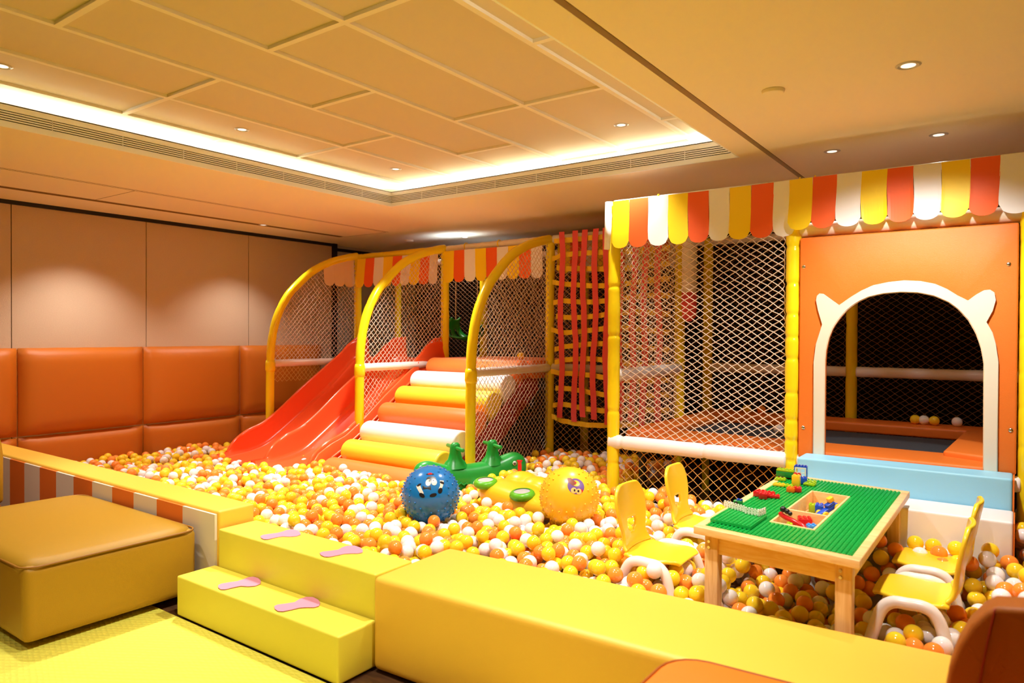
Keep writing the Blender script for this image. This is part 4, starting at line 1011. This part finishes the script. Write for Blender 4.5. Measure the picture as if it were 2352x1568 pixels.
def blocked(x, y, z):
    for p, rr_ in legs:
        if (x-p.x)**2 + (y-p.y)**2 < (rr_+RB*.9)**2: return True
    for c, rr_ in (((-2.96, 3.26, .5), .178), ((-2.24, 3.73, .5), .182)):
        if (x-c[0])**2 + (y-c[1])**2 + (z-c[2])**2 < (rr_+RB*.95)**2: return True
    v = Vector((x, y, 0))-cr0; s = max(0, min(1, v.dot(dcr)/Lc)); dd = (v-dcr*s*Lc).length
    if dd < .10+RB*.8 and z > .14: return True
    if -3.2 < x < -2.42 and abs(y-(4.12-.3*(x+3.2)/.8)) < .16 and z > .2: return True
    if -6.50 < x < -5.16 and y > 4.03:
        zb_ = .27 if y < 4.3 else .33+(y-4.32)*.7
        if z > zb_-.10 and y < 6: return True
    if -5.1 < x < -3.88 and y > 4.12: return True
    return False
rnd = random.Random(11); cell = {}; balls = []
def near(x, y):
    ix, iy = int(x//.08), int(y//.08)
    for a in (ix-1, ix, ix+1):
        for b in (iy-1, iy, iy+1):
            for q in cell.get((a, b), ()): yield q
def rest(x, y, base):
    z = base
    for (bx_, by_, bz_) in near(x, y):
        d2 = (x-bx_)**2+(y-by_)**2
        if d2 < (2*RB)**2*.96:
            z = max(z, bz_+math.sqrt((2*RB)**2*.985-d2))
    return z
fails = 0
for it in range(26000):
    x, y = rnd.uniform(-7.38, .5), rnd.uniform(2.48, 6.0)
    if not inside(x, y): continue
    h = level(x, y)
    base = h - 3.1*RB*1.0 + rnd.uniform(-.012, .012)
    best = None
    for k in range(9):
        xx, yy = (x, y) if k == 0 else (x+rnd.uniform(-.05, .05), y+rnd.uniform(-.05, .05))
        if not inside(xx, yy): continue
        z = rest(xx, yy, base)
        if best is None or z < best[2]: best = (xx, yy, z)
    if best is None or best[2] > h - RB*.55 + rnd.uniform(-.02, .012): continue
    if blocked(*best): continue
    balls.append(best); cell.setdefault((int(best[0]//.08), int(best[1]//.08)), []).append(best)
print('balls', len(balls))
# colours
def pick():
    r = rnd.random(); return 0 if r < .40 else 1 if r < .68 else 2
cols_ = [pick() for _ in balls]
# which ones show largest: on the surface, in frame, not hidden by the barriers
def in_view(p):
    d = Vector(p)-Vector((0, 0, 1.5)); zz = d.dot(CF)
    if zz < .3: return None
    u, v = d.dot(CR)/zz, d.dot(CU)/zz
    if abs(u) > 1176/1619*1.0 or abs(v) > 784/1619: return None
    yb_ = barrier_y(p[0]*.9)-.02; zt_ = .42 if p[0] > -3.6 else .51
    if p[0]*yb_/p[1] < -3.58: zt_ = .51
    if 1.5 + (p[2]+RB*.3-1.5)*yb_/p[1] < zt_: return None
    return zz
surf = []
for i, p in enumerate(balls):
    zz = in_view(p)
    if zz is None: continue
    cover = sum(1 for q in near(p[0], p[1]) if q[2] > p[2]+RB*.9 and (q[0]-p[0])**2+(q[1]-p[1])**2 < (1.5*RB)**2)
    if cover: continue
    surf.append((zz, i))
surf.sort(); single = [i for _, i in surf[:300]]; sset = set(single)
def uvs(r, nu, nv):
    V = [(0, 0, r)]; F = []
    for j in range(1, nv):
        a = math.pi*j/nv
        for k in range(nu): b = 2*math.pi*k/nu; V.append((r*math.sin(a)*math.cos(b), r*math.sin(a)*math.sin(b), r*math.cos(a)))
    V.append((0, 0, -r)); last = len(V)-1
    for k in range(nu): F.append((0, 1+k, 1+(k+1) % nu))
    for j in range(nv-2):
        for k in range(nu): a = 1+j*nu; F.append((a+k, a+nu+k, a+nu+(k+1) % nu, a+(k+1) % nu))
    a = 1+(nv-2)*nu
    for k in range(nu): F.append((a+k, last, a+(k+1) % nu))
    return V, F
V1, F1_ = uvs(RB, 36, 20)
protos = []
for c, nm in enumerate(('yellow', 'orange', 'white', 'pink')):
    me = bpy.data.meshes.new('ball_'+nm); me.from_pydata(V1, [], F1_); me.materials.append(BALLM[c])
    for p in me.polygons: p.use_smooth = True
    protos.append(me)
def zone(p):
    x, y, z = p
    if x > -.38: return 'among the chairs right of the building table'
    if -1.16 < x: return 'under the building table'
    if x > -1.75: return 'among the chairs left of the building table'
    if x > -2.9: return 'just behind the amber barrier, left of the chairs'
    return 'just behind the yellow steps'
pinked = False
for i in single:
    c = cols_[i]; p = balls[i]
    if not pinked and abs(p[0]+2.42) < .25 and abs(p[1]-3.28) < .2: c = 3; pinked = True
    o = bpy.data.objects.new('pit_ball', protos[c]); C.objects.link(o); o.location = p
    nm = ('yellow', 'orange', 'white', 'pink')[c]; zn = zone(p)
    o['label'] = f'{nm} pit ball {zn}' if c < 3 else 'single pink plastic pit ball among the yellow and orange ones'
    o['category'] = 'ball'; o['group'] = f'{nm} pit balls {zn}'
if not pinked:
    q = min(range(len(balls)), key=lambda i: (balls[i][0]+2.42)**2+(balls[i][1]-3.28)**2 + (0 if i not in sset else 9))
    o = bpy.data.objects.new('pit_ball', protos[3]); C.objects.link(o); o.location = balls[q]; sset.add(q)
    o['label'] = 'single pink plastic pit ball among the yellow and orange ones'; o['category'] = 'ball'
V2, F2_ = uvs(RB, 20, 12); nV = len(V2)
VV, FF, MI = [], [], []
for i, p in enumerate(balls):
    if i in sset: continue
    o_ = len(VV)
    VV.extend([(v[0]+p[0], v[1]+p[1], v[2]+p[2]) for v in V2]); FF.extend([tuple(k+o_ for k in f) for f in F2_]); MI.extend([cols_[i]]*len(F2_))
me = bpy.data.meshes.new('pit_balls'); me.from_pydata(VV, [], FF)
for mm in BALLM: me.materials.append(mm)
me.polygons.foreach_set('material_index', MI); me.polygons.foreach_set('use_smooth', [True]*len(FF))
o = bpy.data.objects.new('pit_balls', me); C.objects.link(o)
tag(o, 'mass of yellow, orange and white plastic balls filling the farther ball pit', 'balls', None, 'stuff')
# stray balls on the climbing frame
for (x, y, z), c, l in (((-.66, 6.40, .838), 0, 'yellow ball at the left end of the row on the far trampoline pad'), ((-.60, 6.40, .838), 2, 'white ball between two yellow ones on the far trampoline pad'), ((-.53, 6.40, .838), 0, 'yellow ball right of the white one on the far trampoline pad'),
                        ((-.38, 6.42, .838), 2, 'white ball alone near the right end of the far trampoline pad'), ((-1.50, 5.62, .773), 2, 'white ball lying on the black trampoline bed behind the front netting'),
                        ((-1.98, 6.38, .838), 0, 'yellow ball on the far pad seen through the front netting'), ((-1.85, 6.38, .838), 1, 'orange ball on the far pad seen through the front netting'), ((-4.06, 5.80, 1.278), 0, 'yellow ball resting on the orange top landing of the roller stairs')):
    o = bpy.data.objects.new('pit_ball', protos[c]); C.objects.link(o); o.location = (x, y, z); o['label'] = l; o['category'] = 'ball'
